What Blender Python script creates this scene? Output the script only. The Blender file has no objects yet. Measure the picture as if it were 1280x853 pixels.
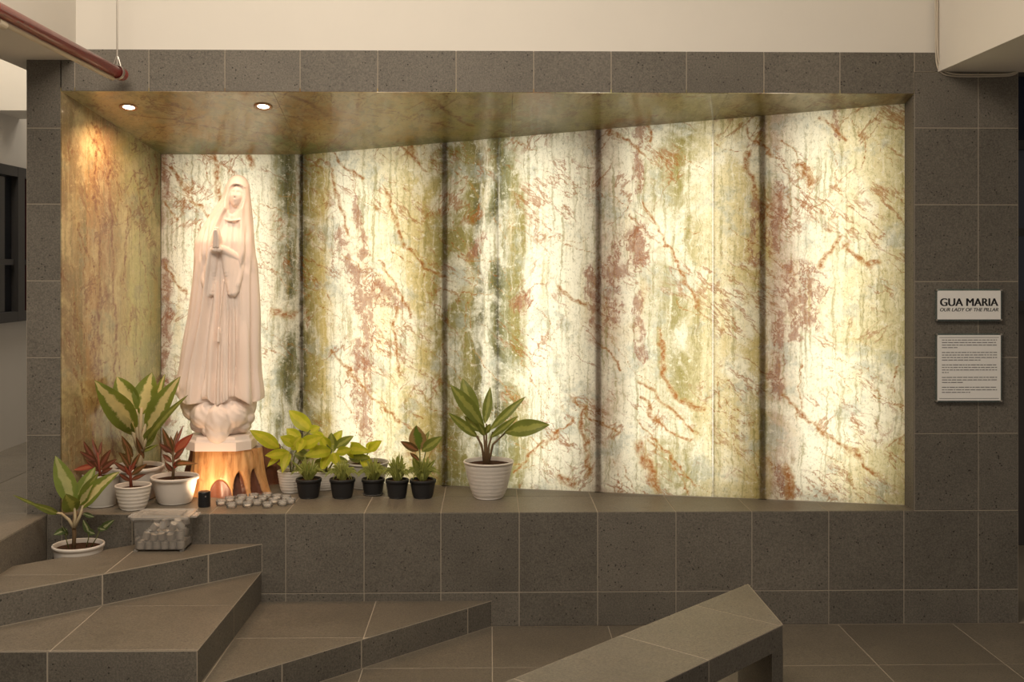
import bpy, bmesh, math, random
import numpy as np
from mathutils import Vector, Matrix, noise as mnoise

random.seed(7)
rng = np.random.default_rng(7)
scene = bpy.context.scene
col = scene.collection
PI = math.pi

# ------------------------------------------------------------------ camera
FPX, CXP, HYP, CAMH, CAMD, YAW = 1390.0, 640.0, 335.0, 1.84, 5.7, math.radians(1.15)
cam = bpy.data.cameras.new('camera')
cam.sensor_width = 36.0
cam.lens = FPX / 1280.0 * 36.0
cam.shift_y = -(426.5 - HYP) / 1280.0
cam.clip_end = 60
cam_o = bpy.data.objects.new('camera', cam)
cam_o.location = (0, -CAMD, CAMH)
cam_o.rotation_euler = (PI / 2, 0, -YAW)
col.objects.link(cam_o)
scene.camera = cam_o

# ------------------------------------------------------------------ world, lamps, exposure
w = bpy.data.worlds.new('world')
scene.world = w
w.use_nodes = True
bg = w.node_tree.nodes['Background']
bg.inputs[0].default_value = (1.0, 0.90, 0.78, 1)
bg.inputs[1].default_value = 0.31


def area(name, loc, rot, sx, sy, power, color):
    l = bpy.data.lights.new(name, 'AREA')
    l.shape = 'RECTANGLE'
    l.size, l.size_y, l.energy, l.color = sx, sy, power, color
    o = bpy.data.objects.new(name, l)
    o.location, o.rotation_euler = loc, rot
    col.objects.link(o)
    return o


area('room_lamp', (-1.3, -3.1, 4.3), (math.radians(28), 0, 0), 3.6, 1.2, 172, (1.0, 0.88, 0.74))
area('landing_fill', (-2.92, 0.5, 4.45), (math.radians(20), 0, 0), 0.5, 1.0, 30, (1.0, 0.92, 0.80))  # unseen fill light, added to brighten the cross beam and landing
area('landing_fill_far', (-2.75, 3.6, 4.3), (0, 0, 0), 0.8, 1.4, 42, (1.0, 0.92, 0.80))  # second added fill, lifts the side wall the cross beam shades
vs = scene.view_settings
vs.view_transform = 'Standard'
vs.look = 'None'
vs.exposure = 0.0
vs.gamma = 1.0
vs.use_curve_mapping = False
scene.cycles.use_denoising = True
scene.cycles.max_bounces = 8
scene.cycles.transparent_max_bounces = 16
scene.cycles.sample_clamp_indirect = 4.0

# ------------------------------------------------------------------ pixel -> place helpers
_s, _c = math.sin(YAW), math.cos(YAW)


def ray(px, py):
    u = (px - CXP) / FPX
    return Vector((_s + u * _c, _c - u * _s, (HYP - py) / FPX))


def onY(px, py, Y):
    r = ray(px, py)
    t = (Y + CAMD) / r.y
    return Vector((r.x * t, Y, CAMH + r.z * t))


def onZ(px, py, z):
    r = ray(px, py)
    t = (z - CAMH) / r.z
    return Vector((r.x * t, -CAMD + r.y * t, z))


def onP(px, py, p0, n):
    r = ray(px, py)
    c0 = Vector((0, -CAMD, CAMH))
    t = (Vector(p0) - c0).dot(n) / r.dot(n)
    return c0 + r * t


def srgb(r, g, b):
    f = lambda v: (v / 12.92 if v <= 0.04045 else ((v + 0.055) / 1.055) ** 2.4)
    return (f(r / 255.0), f(g / 255.0), f(b / 255.0), 1.0)


# ------------------------------------------------------------------ object helpers
ORG = {}


def tag(o, label=None, cat=None, group=None, kind=None):
    if label:
        o['label'] = label
    if cat:
        o['category'] = cat
    if group:
        o['group'] = group
    if kind:
        o['kind'] = kind
    return o


def empty(name, loc):
    o = bpy.data.objects.new(name, None)
    o.empty_display_size = 0.1
    o.location = loc
    col.objects.link(o)
    ORG[o] = Vector(loc)
    return o


def mk(name, verts, faces, mat, parent=None, smooth=False, loc=None, sub=0):
    """world-space verts -> one mesh object; origin at loc (or the parent's origin)"""
    if parent is not None:
        org = ORG[parent]
    else:
        org = Vector(loc) if loc is not None else Vector((0, 0, 0))
    me = bpy.data.meshes.new(name)
    me.from_pydata([(v[0] - org[0], v[1] - org[1], v[2] - org[2]) for v in verts], [], faces)
    mats = mat if isinstance(mat, (list, tuple)) else [mat]
    for m in mats:
        me.materials.append(m)
    if smooth:
        me.polygons.foreach_set('use_smooth', [True] * len(me.polygons))
    me.update()
    o = bpy.data.objects.new(name, me)
    col.objects.link(o)
    if parent is not None:
        o.parent = parent
    else:
        o.location = org
    ORG[o] = org
    if sub:
        md = o.modifiers.new('subdivision', 'SUBSURF')
        md.levels = md.render_levels = sub
    return o


def boxgeo(x0, x1, y0, y1, z0, z1, V=None, Fc=None):
    V = [] if V is None else V
    Fc = [] if Fc is None else Fc
    b = len(V)
    V += [(x0, y0, z0), (x1, y0, z0), (x1, y1, z0), (x0, y1, z0), (x0, y0, z1), (x1, y0, z1), (x1, y1, z1), (x0, y1, z1)]
    Fc += [tuple(b + i for i in f) for f in ((0, 3, 2, 1), (4, 5, 6, 7), (0, 1, 5, 4), (1, 2, 6, 5), (2, 3, 7, 6), (3, 0, 4, 7))]
    return V, Fc


def struct(name, V, Fc, mat, label, parent=None, **k):
    o = mk(name, V, Fc, mat, parent, **k)
    o['kind'] = 'structure'
    o['label'] = label
    return o


def prism(name, poly, n, th, mat, parent, inset=0.0022, cham=0.0016, proud=0.0):
    """tile: convex polygon (3-D, coplanar, counter-clockwise seen from outside along n), front face at the polygon plane"""
    n = Vector(n).normalized()
    P = [Vector(p) for p in poly]
    m = len(P)
    cen = sum(P, Vector()) / m

    def ins(d):
        out = []
        for i in range(m):
            a, b, c_ = P[i - 1], P[i], P[(i + 1) % m]
            e1 = (b - a).normalized()
            e2 = (c_ - b).normalized()
            n1 = n.cross(e1)
            n2 = n.cross(e2)
            den = 1 + n1.dot(n2)
            if den < 0.25:
                den = 0.25
            out.append(b + (n1 + n2) * (d / den))
        return out
    A = [p + n * proud for p in ins(inset + cham)]
    B = [p + n * (proud - cham * 0.7) for p in ins(inset)]
    C_ = [p - n * th for p in ins(inset)]
    V = A + B + C_
    Fc = [tuple(range(m))]
    for i in range(m):
        j = (i + 1) % m
        Fc.append((m + i, m + j, j, i))
        Fc.append((2 * m + i, 2 * m + j, m + j, m + i))
    return mk(name, V, Fc, mat, parent)


def clip(poly, axis, val, keep_less):
    out = []
    for i in range(len(poly)):
        a, b = poly[i], poly[(i + 1) % len(poly)]
        da, db = a[axis] - val, b[axis] - val
        if not keep_less:
            da, db = -da, -db
        if da <= 1e-9:
            out.append(a)
        if (da < -1e-9 and db > 1e-9) or (da > 1e-9 and db < -1e-9):
            t = da / (da - db)
            out.append(tuple(a[k] + (b[k] - a[k]) * t for k in range(len(a))))
    return out


def area2(p):
    return 0.5 * sum(p[i][0] * p[(i + 1) % len(p)][1] - p[(i + 1) % len(p)][0] * p[i][1] for i in range(len(p)))


def tread_tiles(poly, z, xs, ys, mat, parent, proud=0.0):
    """cut a ground polygon (x,y list, ccw) into tiles along the joints xs, ys"""
    xs = [-99] + sorted(xs) + [99]
    ys = [-99] + sorted(ys) + [99]
    for i in range(len(xs) - 1):
        pc = clip(clip(poly, 0, xs[i], False), 0, xs[i + 1], True) if len(poly) > 2 else []
        for j in range(len(ys) - 1):
            q = pc
            if len(q) > 2:
                q = clip(q, 1, ys[j], False)
            if len(q) > 2:
                q = clip(q, 1, ys[j + 1], True)
            if len(q) > 2:
                r = []
                for p in q:
                    if not r or (abs(p[0] - r[-1][0]) + abs(p[1] - r[-1][1])) > 1e-5:
                        r.append(p)
                if len(r) > 2 and abs(area2(r)) > 0.0012:
                    prism('tile', [(p[0], p[1], z) for p in r], (0, 0, 1), 0.02, mat, parent, proud=proud + random.uniform(-0.0004, 0.0004), inset=0.0023)


def wall_tiles(xs, zs, Y, mat, parent):
    for i in range(len(xs) - 1):
        for j in range(len(zs) - 1):
            prism('tile', [(xs[i], Y, zs[j]), (xs[i + 1], Y, zs[j]), (xs[i + 1], Y, zs[j + 1]), (xs[i], Y, zs[j + 1])], (0, -1, 0), 0.02, mat, parent,
                  proud=random.uniform(-0.0006, 0.0006))


def riser_tiles(a, b, z0, z1, cuts, mat, parent):
    """vertical face from a to b (plan points, outside on the right-hand side of a->b), cut at distances"""
    a, b = Vector((a[0], a[1])), Vector((b[0], b[1]))
    L = (b - a).length
    d = (b - a) / L
    n = Vector((d.y, -d.x, 0))
    cs = [0] + [c_ for c_ in sorted(cuts) if 0.01 < c_ < L - 0.01] + [L]
    for i in range(len(cs) - 1):
        p, q = a + d * cs[i], a + d * cs[i + 1]
        prism('tile', [(p.x, p.y, z0), (q.x, q.y, z0), (q.x, q.y, z1), (p.x, p.y, z1)], n, 0.02, mat, parent, inset=0.0024)


# ------------------------------------------------------------------ materials
class NT:
    def __init__(self, name):
        self.m = bpy.data.materials.new(name)
        self.m.use_nodes = True
        self.t = self.m.node_tree
        self.t.nodes.clear()
        self.out = self.t.nodes.new('ShaderNodeOutputMaterial')

    def n(self, typ, **k):
        o = self.t.nodes.new('ShaderNode' + typ)
        for a, b in k.items():
            setattr(o, a, b)
        return o

    def l(self, a, b):
        self.t.links.new(a, b)

    def put(self, sock, v):
        if isinstance(v, bpy.types.NodeSocket):
            self.l(v, sock)
        else:
            if isinstance(v, tuple) and len(v) == 3 and sock.type == 'RGBA':
                v = (*v, 1.0)
            sock.default_value = v

    def math(self, op, a, b=None, c=None, clamp=False):
        o = self.n('Math', operation=op, use_clamp=clamp)
        self.put(o.inputs[0], a)
        if b is not None:
            self.put(o.inputs[1], b)
        if c is not None:
            self.put(o.inputs[2], c)
        return o.outputs[0]

    def vmath(self, op, a, b=None, out=0):
        o = self.n('VectorMath', operation=op)
        self.put(o.inputs[0], a)
        if b is not None:
            if op == 'SCALE':
                self.put(o.inputs[3], b)
            else:
                self.put(o.inputs[1], b)
        return o.outputs[out]

    def scale(self, v, s):
        return self.vmath('MULTIPLY', v, s)

    def noise(self, vec, scale=5, detail=4, rough=0.55, dist=0.0, col_out=False):
        o = self.n('TexNoise')
        self.put(o.inputs['Vector'], vec)
        o.inputs['Scale'].default_value = scale
        o.inputs['Detail'].default_value = detail
        o.inputs['Roughness'].default_value = rough
        o.inputs['Distortion'].default_value = dist
        return o.outputs[1 if col_out else 0]

    def ramp(self, fac, stops, interp='LINEAR'):
        o = self.n('ValToRGB')
        cr = o.color_ramp
        cr.interpolation = interp
        while len(cr.elements) < len(stops):
            cr.elements.new(0.5)
        for e, (p, c_) in zip(cr.elements, stops):
            e.position = p
            e.color = c_ if len(c_) == 4 else (*c_, 1)
        self.put(o.inputs[0], fac)
        return o.outputs[0]

    def mapr(self, v, a, b, c_=0.0, d=1.0, smooth=True):
        o = self.n('MapRange')
        o.interpolation_type = 'SMOOTHSTEP' if smooth else 'LINEAR'
        self.put(o.inputs[0], v)
        for i, x in enumerate((a, b, c_, d)):
            self.put(o.inputs[i + 1], x)
        return o.outputs[0]

    def mix(self, f, a, b, typ='MIX'):
        o = self.n('Mix', data_type='RGBA', blend_type=typ)
        self.put(o.inputs[0], f)
        self.put(o.inputs[6], a)
        self.put(o.inputs[7], b)
        return o.outputs[2]

    def bump(self, h, strength=0.3, dist=0.01):
        o = self.n('Bump')
        o.inputs['Strength'].default_value = strength
        o.inputs['Distance'].default_value = dist
        self.put(o.inputs['Height'], h)
        return o.outputs[0]

    def bsdf(self, color, rough=0.6, spec=0.4, normal=None, metal=0.0, coat=0.0, coat_rough=0.05):
        b = self.n('BsdfPrincipled')
        self.put(b.inputs['Base Color'], color)
        self.put(b.inputs['Roughness'], rough)
        self.put(b.inputs['Specular IOR Level'], spec)
        b.inputs['Metallic'].default_value = metal
        b.inputs['Coat Weight'].default_value = coat
        b.inputs['Coat Roughness'].default_value = coat_rough
        if normal is not None:
            self.l(normal, b.inputs['Normal'])
        return b.outputs[0]

    def done(self, sh):
        self.l(sh, self.out.inputs[0])
        return self.m

    def obj(self):
        return self.n('TexCoord').outputs['Object']

    def pos(self):
        return self.n('NewGeometry').outputs['Position']


def simple(name, color, rough=0.5, spec=0.4, metal=0.0, var=0.06, scale=20.0, bump=0.0):
    t = NT(name)
    nz = t.noise(t.pos(), scale, 4)
    f = t.math('MULTIPLY_ADD', nz, 2 * var, 1 - var)
    c_ = t.vmath('SCALE', tuple(color[:3]), f)
    nm = t.bump(nz, bump, 0.004) if bump else None
    return t.done(t.bsdf(c_, rough, spec, nm, metal))


def stone(name, base, rough=0.62, var=0.22, pits=1.0, spec=0.35):
    t = NT(name)
    p = t.pos()
    rnd = t.n('ObjectInfo').outputs['Random']
    off = t.vmath('ADD', p, t.vmath('SCALE', (13.1, 7.7, 5.3), rnd))
    g1 = t.noise(off, 9, 5, 0.6)
    g2 = t.noise(off, 125, 4, 0.8)
    g3 = t.noise(off, 2.2, 3, 0.5)
    vo = t.n('TexVoronoi')
    t.put(vo.inputs['Vector'], off)
    vo.inputs['Scale'].default_value = 55
    pitm = t.math('MULTIPLY', t.mapr(vo.outputs['Distance'], 0.14, 0.30, 1.0, 0.0), t.mapr(t.noise(off, 21, 2), 0.52, 0.62))
    f = t.math('ADD', t.math('MULTIPLY_ADD', g1, 0.34, 0.44), t.math('MULTIPLY_ADD', g2, 2.3, -0.76))
    f = t.math('MULTIPLY', f, t.math('MULTIPLY_ADD', rnd, var, 1 - var / 2))
    f = t.math('MULTIPLY', f, t.math('MULTIPLY_ADD', g3, 0.5, 0.75))
    f = t.math('MULTIPLY', f, t.math('MULTIPLY_ADD', pitm, -0.75 * pits, 1.0))
    c_ = t.vmath('SCALE', tuple(base[:3]), f)
    h = t.math('SUBTRACT', t.math('MULTIPLY', g2, 0.35), t.math('MULTIPLY', pitm, pits))
    return t.done(t.bsdf(c_, t.math('MULTIPLY_ADD', g1, 0.2, rough - 0.1), spec, t.bump(h, 0.35, 0.003)))


M = {}
M['stone'] = stone('andesite_wall_stone', (0.142, 0.125, 0.101))
M['stone_floor'] = stone('andesite_floor_stone', (0.150, 0.126, 0.094), 0.45, 0.16, 0.5, 0.45)
M['grout'] = simple('pale_grout', (0.38, 0.325, 0.255), 0.9, 0.1)
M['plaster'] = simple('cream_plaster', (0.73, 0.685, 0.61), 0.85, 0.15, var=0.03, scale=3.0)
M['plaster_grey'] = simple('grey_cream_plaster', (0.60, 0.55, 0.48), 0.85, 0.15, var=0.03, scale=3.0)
M['soil'] = simple('potting_soil', (0.055, 0.028, 0.016), 0.95, 0.1, var=0.5, scale=120, bump=1.0)
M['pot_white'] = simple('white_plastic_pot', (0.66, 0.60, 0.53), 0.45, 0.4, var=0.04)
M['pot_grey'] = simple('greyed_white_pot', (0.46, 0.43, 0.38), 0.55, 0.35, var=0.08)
M['pot_black'] = simple('black_plastic_pot', (0.018, 0.017, 0.017), 0.5, 0.4)
M['black_metal'] = simple('black_painted_metal', (0.012, 0.012, 0.013), 0.35, 0.5)
M['dark_frame'] = simple('dark_grey_frame', (0.035, 0.031, 0.028), 0.5, 0.4)
M['steel'] = simple('dull_steel', (0.42, 0.38, 0.33), 0.35, 0.5, metal=0.8)
M['red_paint'] = simple('red_gloss_paint', (0.30, 0.045, 0.036), 0.22, 0.5, var=0.12, scale=9)
M['cable'] = simple('cream_cable', (0.56, 0.49, 0.39), 0.6, 0.3)
M['conduit'] = simple('cream_conduit', (0.62, 0.52, 0.38), 0.4, 0.4)
M['statue'] = simple('white_cast_stone', (0.87, 0.735, 0.645), 0.55, 0.3, var=0.03, scale=6)
M['sign_white'] = simple('white_acrylic_sign', (0.90, 0.87, 0.82), 0.3, 0.5, var=0.02)
M['ink'] = simple('dark_ink', (0.02, 0.018, 0.018), 0.6, 0.2)
M['ink_grey'] = simple('grey_ink', (0.22, 0.21, 0.20), 0.6, 0.2)
M['wax'] = simple('white_candle_wax', (0.78, 0.72, 0.64), 0.5, 0.3)
M['foil'] = simple('aluminium_cup', (0.66, 0.63, 0.60), 0.38, 0.5, metal=0.55)
M['stud'] = simple('dark_steel_stud', (0.10, 0.075, 0.06), 0.7, 0.2)
M['white_box'] = simple('white_painted_light_box', (0.8, 0.8, 0.78), 0.9, 0.1)
M['stem_green'] = simple('green_stem', (0.16, 0.17, 0.05), 0.6, 0.3, var=0.2)
M['stem_cream'] = simple('cream_petiole', (0.50, 0.40, 0.24), 0.6, 0.3, var=0.15)
M['stem_red'] = simple('reddish_stem', (0.22, 0.055, 0.03), 0.6, 0.3, var=0.2)
M['stem_brown'] = simple('brown_stem', (0.16, 0.10, 0.05), 0.7, 0.2, var=0.2)
M['dead_wood_red'] = simple('maroon_cut_wood', (0.13, 0.045, 0.025), 0.7, 0.2, var=0.25, scale=30)


def glassy(name, tint, fac_diff, gloss_rough=0.08, ior=1.45, haze=0.06):
    t = NT(name)
    tr = t.n('BsdfTransparent')
    tr.inputs[0].default_value = (*tint, 1)
    gl = t.n('BsdfGlossy')
    gl.inputs['Roughness'].default_value = gloss_rough
    df = t.n('BsdfDiffuse')
    df.inputs[0].default_value = (0.8, 0.75, 0.68, 1)
    fr = t.n('Fresnel')
    fr.inputs[0].default_value = ior
    m1 = t.n('MixShader')
    t.put(m1.inputs[0], t.math('MULTIPLY_ADD', t.noise(t.pos(), 60, 2), haze, fac_diff - haze / 2))
    t.l(tr.outputs[0], m1.inputs[1])
    t.l(df.outputs[0], m1.inputs[2])
    m2 = t.n('MixShader')
    t.l(fr.outputs[0], m2.inputs[0])
    t.l(m1.outputs[0], m2.inputs[1])
    t.l(gl.outputs[0], m2.inputs[2])
    return t.done(m2.outputs[0])


M['clear_plastic'] = glassy('clear_plastic', (0.95, 0.94, 0.92), 0.16, 0.15, 1.3)
M['clear_lid'] = glassy('frosted_plastic_lid', (0.92, 0.91, 0.89), 0.34, 0.2, 1.3)
M['cup_glass'] = glassy('clear_cup_glass', (0.96, 0.96, 0.95), 0.24, 0.12, 1.22)
M['acrylic'] = glassy('clear_acrylic_edge', (0.72, 0.86, 0.84), 0.05, 0.04)
M['window_glass'] = simple('dark_window_glass', (0.012, 0.013, 0.016), 0.08, 0.5)


# ---- onyx
def onyx(name, mode, stops, lit):
    """stops: (u metre, colour); u = X for back wall and ceiling, Y for the side wall"""
    t = NT(name)
    p = t.pos()
    sep = t.n('SeparateXYZ')
    t.l(p, sep.inputs[0])
    X, Y, Z = sep.outputs
    if mode == 'back':
        u, v = X, Z
    elif mode == 'side':
        u, v = Y, Z
    else:
        u, v = X, Y
    cb = t.n('CombineXYZ')
    t.l(u, cb.inputs[0])
    t.l(v, cb.inputs[1])
    P = cb.outputs[0]
    w1 = t.vmath('SUBTRACT', t.noise(P, 3.2, 4, 0.6, col_out=True), (0.5, 0.5, 0.5))
    w2 = t.vmath('SUBTRACT', t.noise(P, 24, 4, 0.65, col_out=True), (0.5, 0.5, 0.5))
    PV = t.vmath('ADD', P, t.vmath('ADD', t.vmath('SCALE', w1, 0.06), t.vmath('SCALE', w2, 0.035)))
    # base colour bands across the slab, frayed into fibres
    wa = t.vmath('SUBTRACT', t.noise(t.scale(P, (2.2, 0.9, 1)), 2.0, 5, 0.65, col_out=True), (0.5, 0.5, 0.5))
    wb = t.vmath('SUBTRACT', t.noise(t.scale(P, (16, 2.2, 1)), 2.0, 6, 0.7, col_out=True), (0.5, 0.5, 0.5))
    wc = t.vmath('SUBTRACT', t.noise(P, 60, 3, 0.7, col_out=True), (0.5, 0.5, 0.5))
    PS = t.vmath('ADD', P, t.vmath('ADD', t.vmath('SCALE', wa, 0.15), t.vmath('ADD', t.vmath('SCALE', wb, 0.10), t.vmath('SCALE', wc, 0.03))))
    s2 = t.n('SeparateXYZ')
    t.l(PS, s2.inputs[0])
    u0, u1 = stops[0][0], stops[-1][0]
    fac = t.mapr(s2.outputs[0], u0, u1, 0, 1, smooth=False)
    base = t.ramp(fac, [((s - u0) / (u1 - u0), c_) for s, c_ in stops])
    if mode == 'top':
        gm = t.math('ADD', v, t.math('MULTIPLY_ADD', t.noise(P, 3.5, 5, 0.6), 0.9, -0.45))
        base = t.mix(t.mapr(gm, 0.55, 0.75), base, (0.20, 0.23, 0.08, 1))
        base = t.mix(t.math('MULTIPLY', t.mapr(t.noise(t.vmath('ADD', P, (3, 1, 0)), 2.2, 4, 0.6), 0.50, 0.62), 0.7), base, (0.34, 0.17, 0.08, 1))
    # long fine vertical streaks, clouds, grain
    fib = (44, 1.6, 1) if mode != 'top' else (20, 9, 1)
    st = t.noise(t.scale(PV, fib), 1.0, 7, 0.7)
    st2 = t.noise(t.scale(PV, (9, 0.8, 1) if mode != 'top' else (5, 2, 1)), 1.0, 5, 0.65)
    cloud = t.noise(t.scale(PV, (3.4, 2.3, 1)), 1.0, 6, 0.66, 0.6)
    mott = t.noise(PV, 30, 9, 0.78)
    grit = t.noise(t.scale(P, (110, 62, 1)), 1.0, 4, 0.75)
    fine = t.noise(P, 150, 3, 0.7)
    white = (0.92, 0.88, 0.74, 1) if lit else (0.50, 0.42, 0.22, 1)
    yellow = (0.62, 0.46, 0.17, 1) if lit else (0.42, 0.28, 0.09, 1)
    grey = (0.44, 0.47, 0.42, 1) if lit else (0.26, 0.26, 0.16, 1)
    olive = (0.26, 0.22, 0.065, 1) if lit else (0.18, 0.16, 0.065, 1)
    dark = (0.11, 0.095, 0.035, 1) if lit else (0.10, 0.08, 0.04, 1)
    c_ = t.mix(t.math('MULTIPLY', t.mapr(cloud, 0.46, 0.62), 0.78), base, white)
    c_ = t.mix(t.math('MULTIPLY', t.mapr(cloud, 0.43, 0.30), 0.28), c_, yellow)
    c_ = t.mix(t.math('MULTIPLY', t.mapr(t.noise(t.vmath('ADD', PV, (7, 3, 0)), 4.5, 6, 0.65), 0.52, 0.64), 0.60), c_, grey)
    c_ = t.mix(t.math('MULTIPLY', t.mapr(st, 0.50, 0.64), 0.62), c_, olive)
    c_ = t.mix(t.math('MULTIPLY', t.mapr(st, 0.46, 0.34), 0.50), c_, white)
    c_ = t.mix(t.math('MULTIPLY', t.mapr(st2, 0.45, 0.30), 0.38), c_, yellow)
    c_ = t.mix(t.math('MULTIPLY', t.mapr(mott, 0.52, 0.66), 0.52), c_, olive)
    c_ = t.mix(t.math('MULTIPLY', t.mapr(mott, 0.47, 0.36), 0.65), c_, white)
    c_ = t.mix(t.math('MULTIPLY', t.mapr(grit, 0.55, 0.68), 0.60), c_, dark)
    # random thin threads
    rot = t.n('VectorRotate')
    rot.rotation_type = 'Z_AXIS'
    t.l(PV, rot.inputs['Vector'])
    rot.inputs['Angle'].default_value = math.radians(38 if mode == 'back' else 62)
    rp = rot.outputs[0]
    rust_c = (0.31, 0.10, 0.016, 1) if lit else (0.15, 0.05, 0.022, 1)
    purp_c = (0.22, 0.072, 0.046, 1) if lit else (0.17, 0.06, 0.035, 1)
    for sc, off, wd, mk_ in (((1.2, 5.0, 1), (0, 0, 0), 0.022, 0.53), ((4.0, 1.2, 1), (1, 8, 0), 0.020, 0.54), ((2.6, 7.0, 1), (4, 3, 0), 0.020, 0.53)):
        nv = t.noise(t.scale(t.vmath('ADD', rp, off), sc), 1.3, 6, 0.6)
        line = t.mapr(t.math('ABSOLUTE', t.math('SUBTRACT', nv, 0.5)), 0.0, wd, 1.0, 0.0)
        msk = t.mapr(t.noise(t.vmath('ADD', P, off), 2.6, 3), mk_ - 0.02, mk_ + 0.08)
        c_ = t.mix(t.math('MULTIPLY', t.math('MULTIPLY', line, msk), 0.7), c_, rust_c)
    # the slab's own big veins
    brk = t.mapr(t.noise(P, 34, 6, 0.75), 0.36, 0.60)
    at = t.n('Attribute', attribute_name='veins')
    sv = t.n('SeparateColor')
    t.l(at.outputs['Color'], sv.inputs[0])
    rv, pv, gv = sv.outputs
    pn = t.math('ADD', t.noise(t.scale(PV, (34, 15, 1)), 1.0, 7, 0.75), t.math('MULTIPLY', t.noise(PV, 7, 4, 0.6), 0.7))
    pf = t.mapr(t.math('ADD', t.math('MULTIPLY', pv, 0.62), t.math('MULTIPLY_ADD', pn, 2.3, -2.05)), 0.20, 0.55)
    net = t.noise(t.scale(PV, (13, 8, 1)), 1.0, 6, 0.62)
    net = t.mapr(t.math('ABSOLUTE', t.math('SUBTRACT', net, 0.5)), 0.0, 0.040, 1.0, 0.0)
    pf = t.math('MULTIPLY', t.math('MAXIMUM', t.math('MULTIPLY', pf, 0.75), t.math('MULTIPLY', net, 0.95)), t.mapr(pv, 0.0, 0.45))
    halo = t.mapr(pv, 0.0, 0.8)
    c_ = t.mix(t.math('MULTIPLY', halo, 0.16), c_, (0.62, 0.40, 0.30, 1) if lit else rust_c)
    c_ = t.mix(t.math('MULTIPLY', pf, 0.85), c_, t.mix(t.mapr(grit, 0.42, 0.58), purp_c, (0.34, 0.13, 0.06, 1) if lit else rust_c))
    rhalo = t.mapr(rv, 0.0, 0.5)
    c_ = t.mix(t.math('MULTIPLY', rhalo, 0.25), c_, yellow)
    c_ = t.mix(t.math('MULTIPLY', t.mapr(rv, 0.15, 0.85), t.math('MULTIPLY_ADD', brk, 0.85, 0.08)), c_, rust_c)
    # specks
    c_ = t.mix(t.math('MULTIPLY', t.mapr(fine, 0.62, 0.72), 0.35), c_, (0.20, 0.17, 0.06, 1))
    if lit:
        tl = t.n('BsdfTranslucent')
        t.l(c_, tl.inputs[0])
        surf = t.bsdf(t.mix(0.5, c_, (0.35, 0.27, 0.16, 1), 'MULTIPLY'), 0.14, 0.5)
        mx = t.n('MixShader')
        mx.inputs[0].default_value = 0.28
        t.l(tl.outputs[0], mx.inputs[1])
        t.l(surf, mx.inputs[2])
        return t.done(mx.outputs[0])
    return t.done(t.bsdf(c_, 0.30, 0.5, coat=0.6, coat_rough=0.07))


# plan of the niche
PZ = 0.585                       # ledge top
A0 = Vector((-1.941, 0.90, 0))   # back left corner
A1 = Vector((-1.106, 0.90, 0))   # corner where the slanting wall starts
A2 = Vector((2.192, 0.121, 0))   # right end of the slanting wall
NL = Vector((-2.177, 0.0, 0))    # front edge of the niche's left cheek
ZF = 2.738                       # niche ceiling at the front


def ceil_z(y):
    return ZF - (ZF - 2.512) / 0.90 * y


SD = (A2 - A1).normalized()
SN = Vector((SD.y, -SD.x, 0))    # faces the room (-Y)


def bpt(px, py):
    """pixel -> (X, Z) on the back wall"""
    if px < 378:
        q = onY(px, py, 0.90)
    else:
        q = onP(px, py, A1, SN)
    return (q.x, q.z)


def poly_segs(lines):
    out = []
    for wpx, pts in lines:
        for a, b in zip(pts[:-1], pts[1:]):
            out.append((bpt(*a), bpt(*b), wpx * 0.0045))
    return out


RUST = poly_segs([
    (4, [(414, 215), (430, 277), (435, 292)]), (3, [(412, 189), (452, 228)]), (4, [(501, 179), (521, 202), (531, 213)]),
    (4, [(517, 178), (519, 200)]), (4, [(478, 240), (504, 310), (537, 333), (557, 343)]), (3, [(416, 439), (451, 486), (497, 530)]),
    (4, [(217, 208), (262, 276)]), (3, [(203, 253), (222, 276)]), (5, [(269, 197), (273, 256)]), (4, [(309, 196), (311, 212)]),
    (3, [(206, 330), (238, 372)]), (9, [(341, 392), (365, 396)]), (4, [(700, 362), (737, 380)]), (3, [(719, 496), (756, 528)]),
    (5, [(732, 502), (737, 595)]), (8, [(700, 600), (715, 604)]), (3, [(753, 159), (806, 195)]), (4, [(808, 150), (811, 176)]),
    (3, [(802, 251), (874, 382)]), (5, [(825, 410), (835, 478), (851, 498), (884, 511)]), (4, [(806, 483), (871, 542)]),
    (4, [(802, 501), (832, 537), (865, 552)]), (3, [(792, 524), (832, 573), (871, 606)]), (9, [(797, 560), (820, 614)]),
    (3, [(753, 429), (781, 469)]), (3, [(740, 514), (772, 546)]), (4, [(1029, 146), (1056, 177)]), (5, [(1002, 212), (1020, 236)]),
    (5, [(1051, 304), (1022, 333)]), (5, [(1058, 313), (1084, 337), (1100, 330)]), (4, [(983, 498), (1022, 528), (1068, 570), (1102, 591)]),
    (9, [(981, 580), (988, 622)]), (5, [(938, 195), (943, 250)]), (3, [(930, 165), (968, 197)]), (4, [(496, 385), (500, 462)]),
    (3, [(640, 590), (720, 520)]), (3, [(470, 330), (520, 400)]),
])
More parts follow.
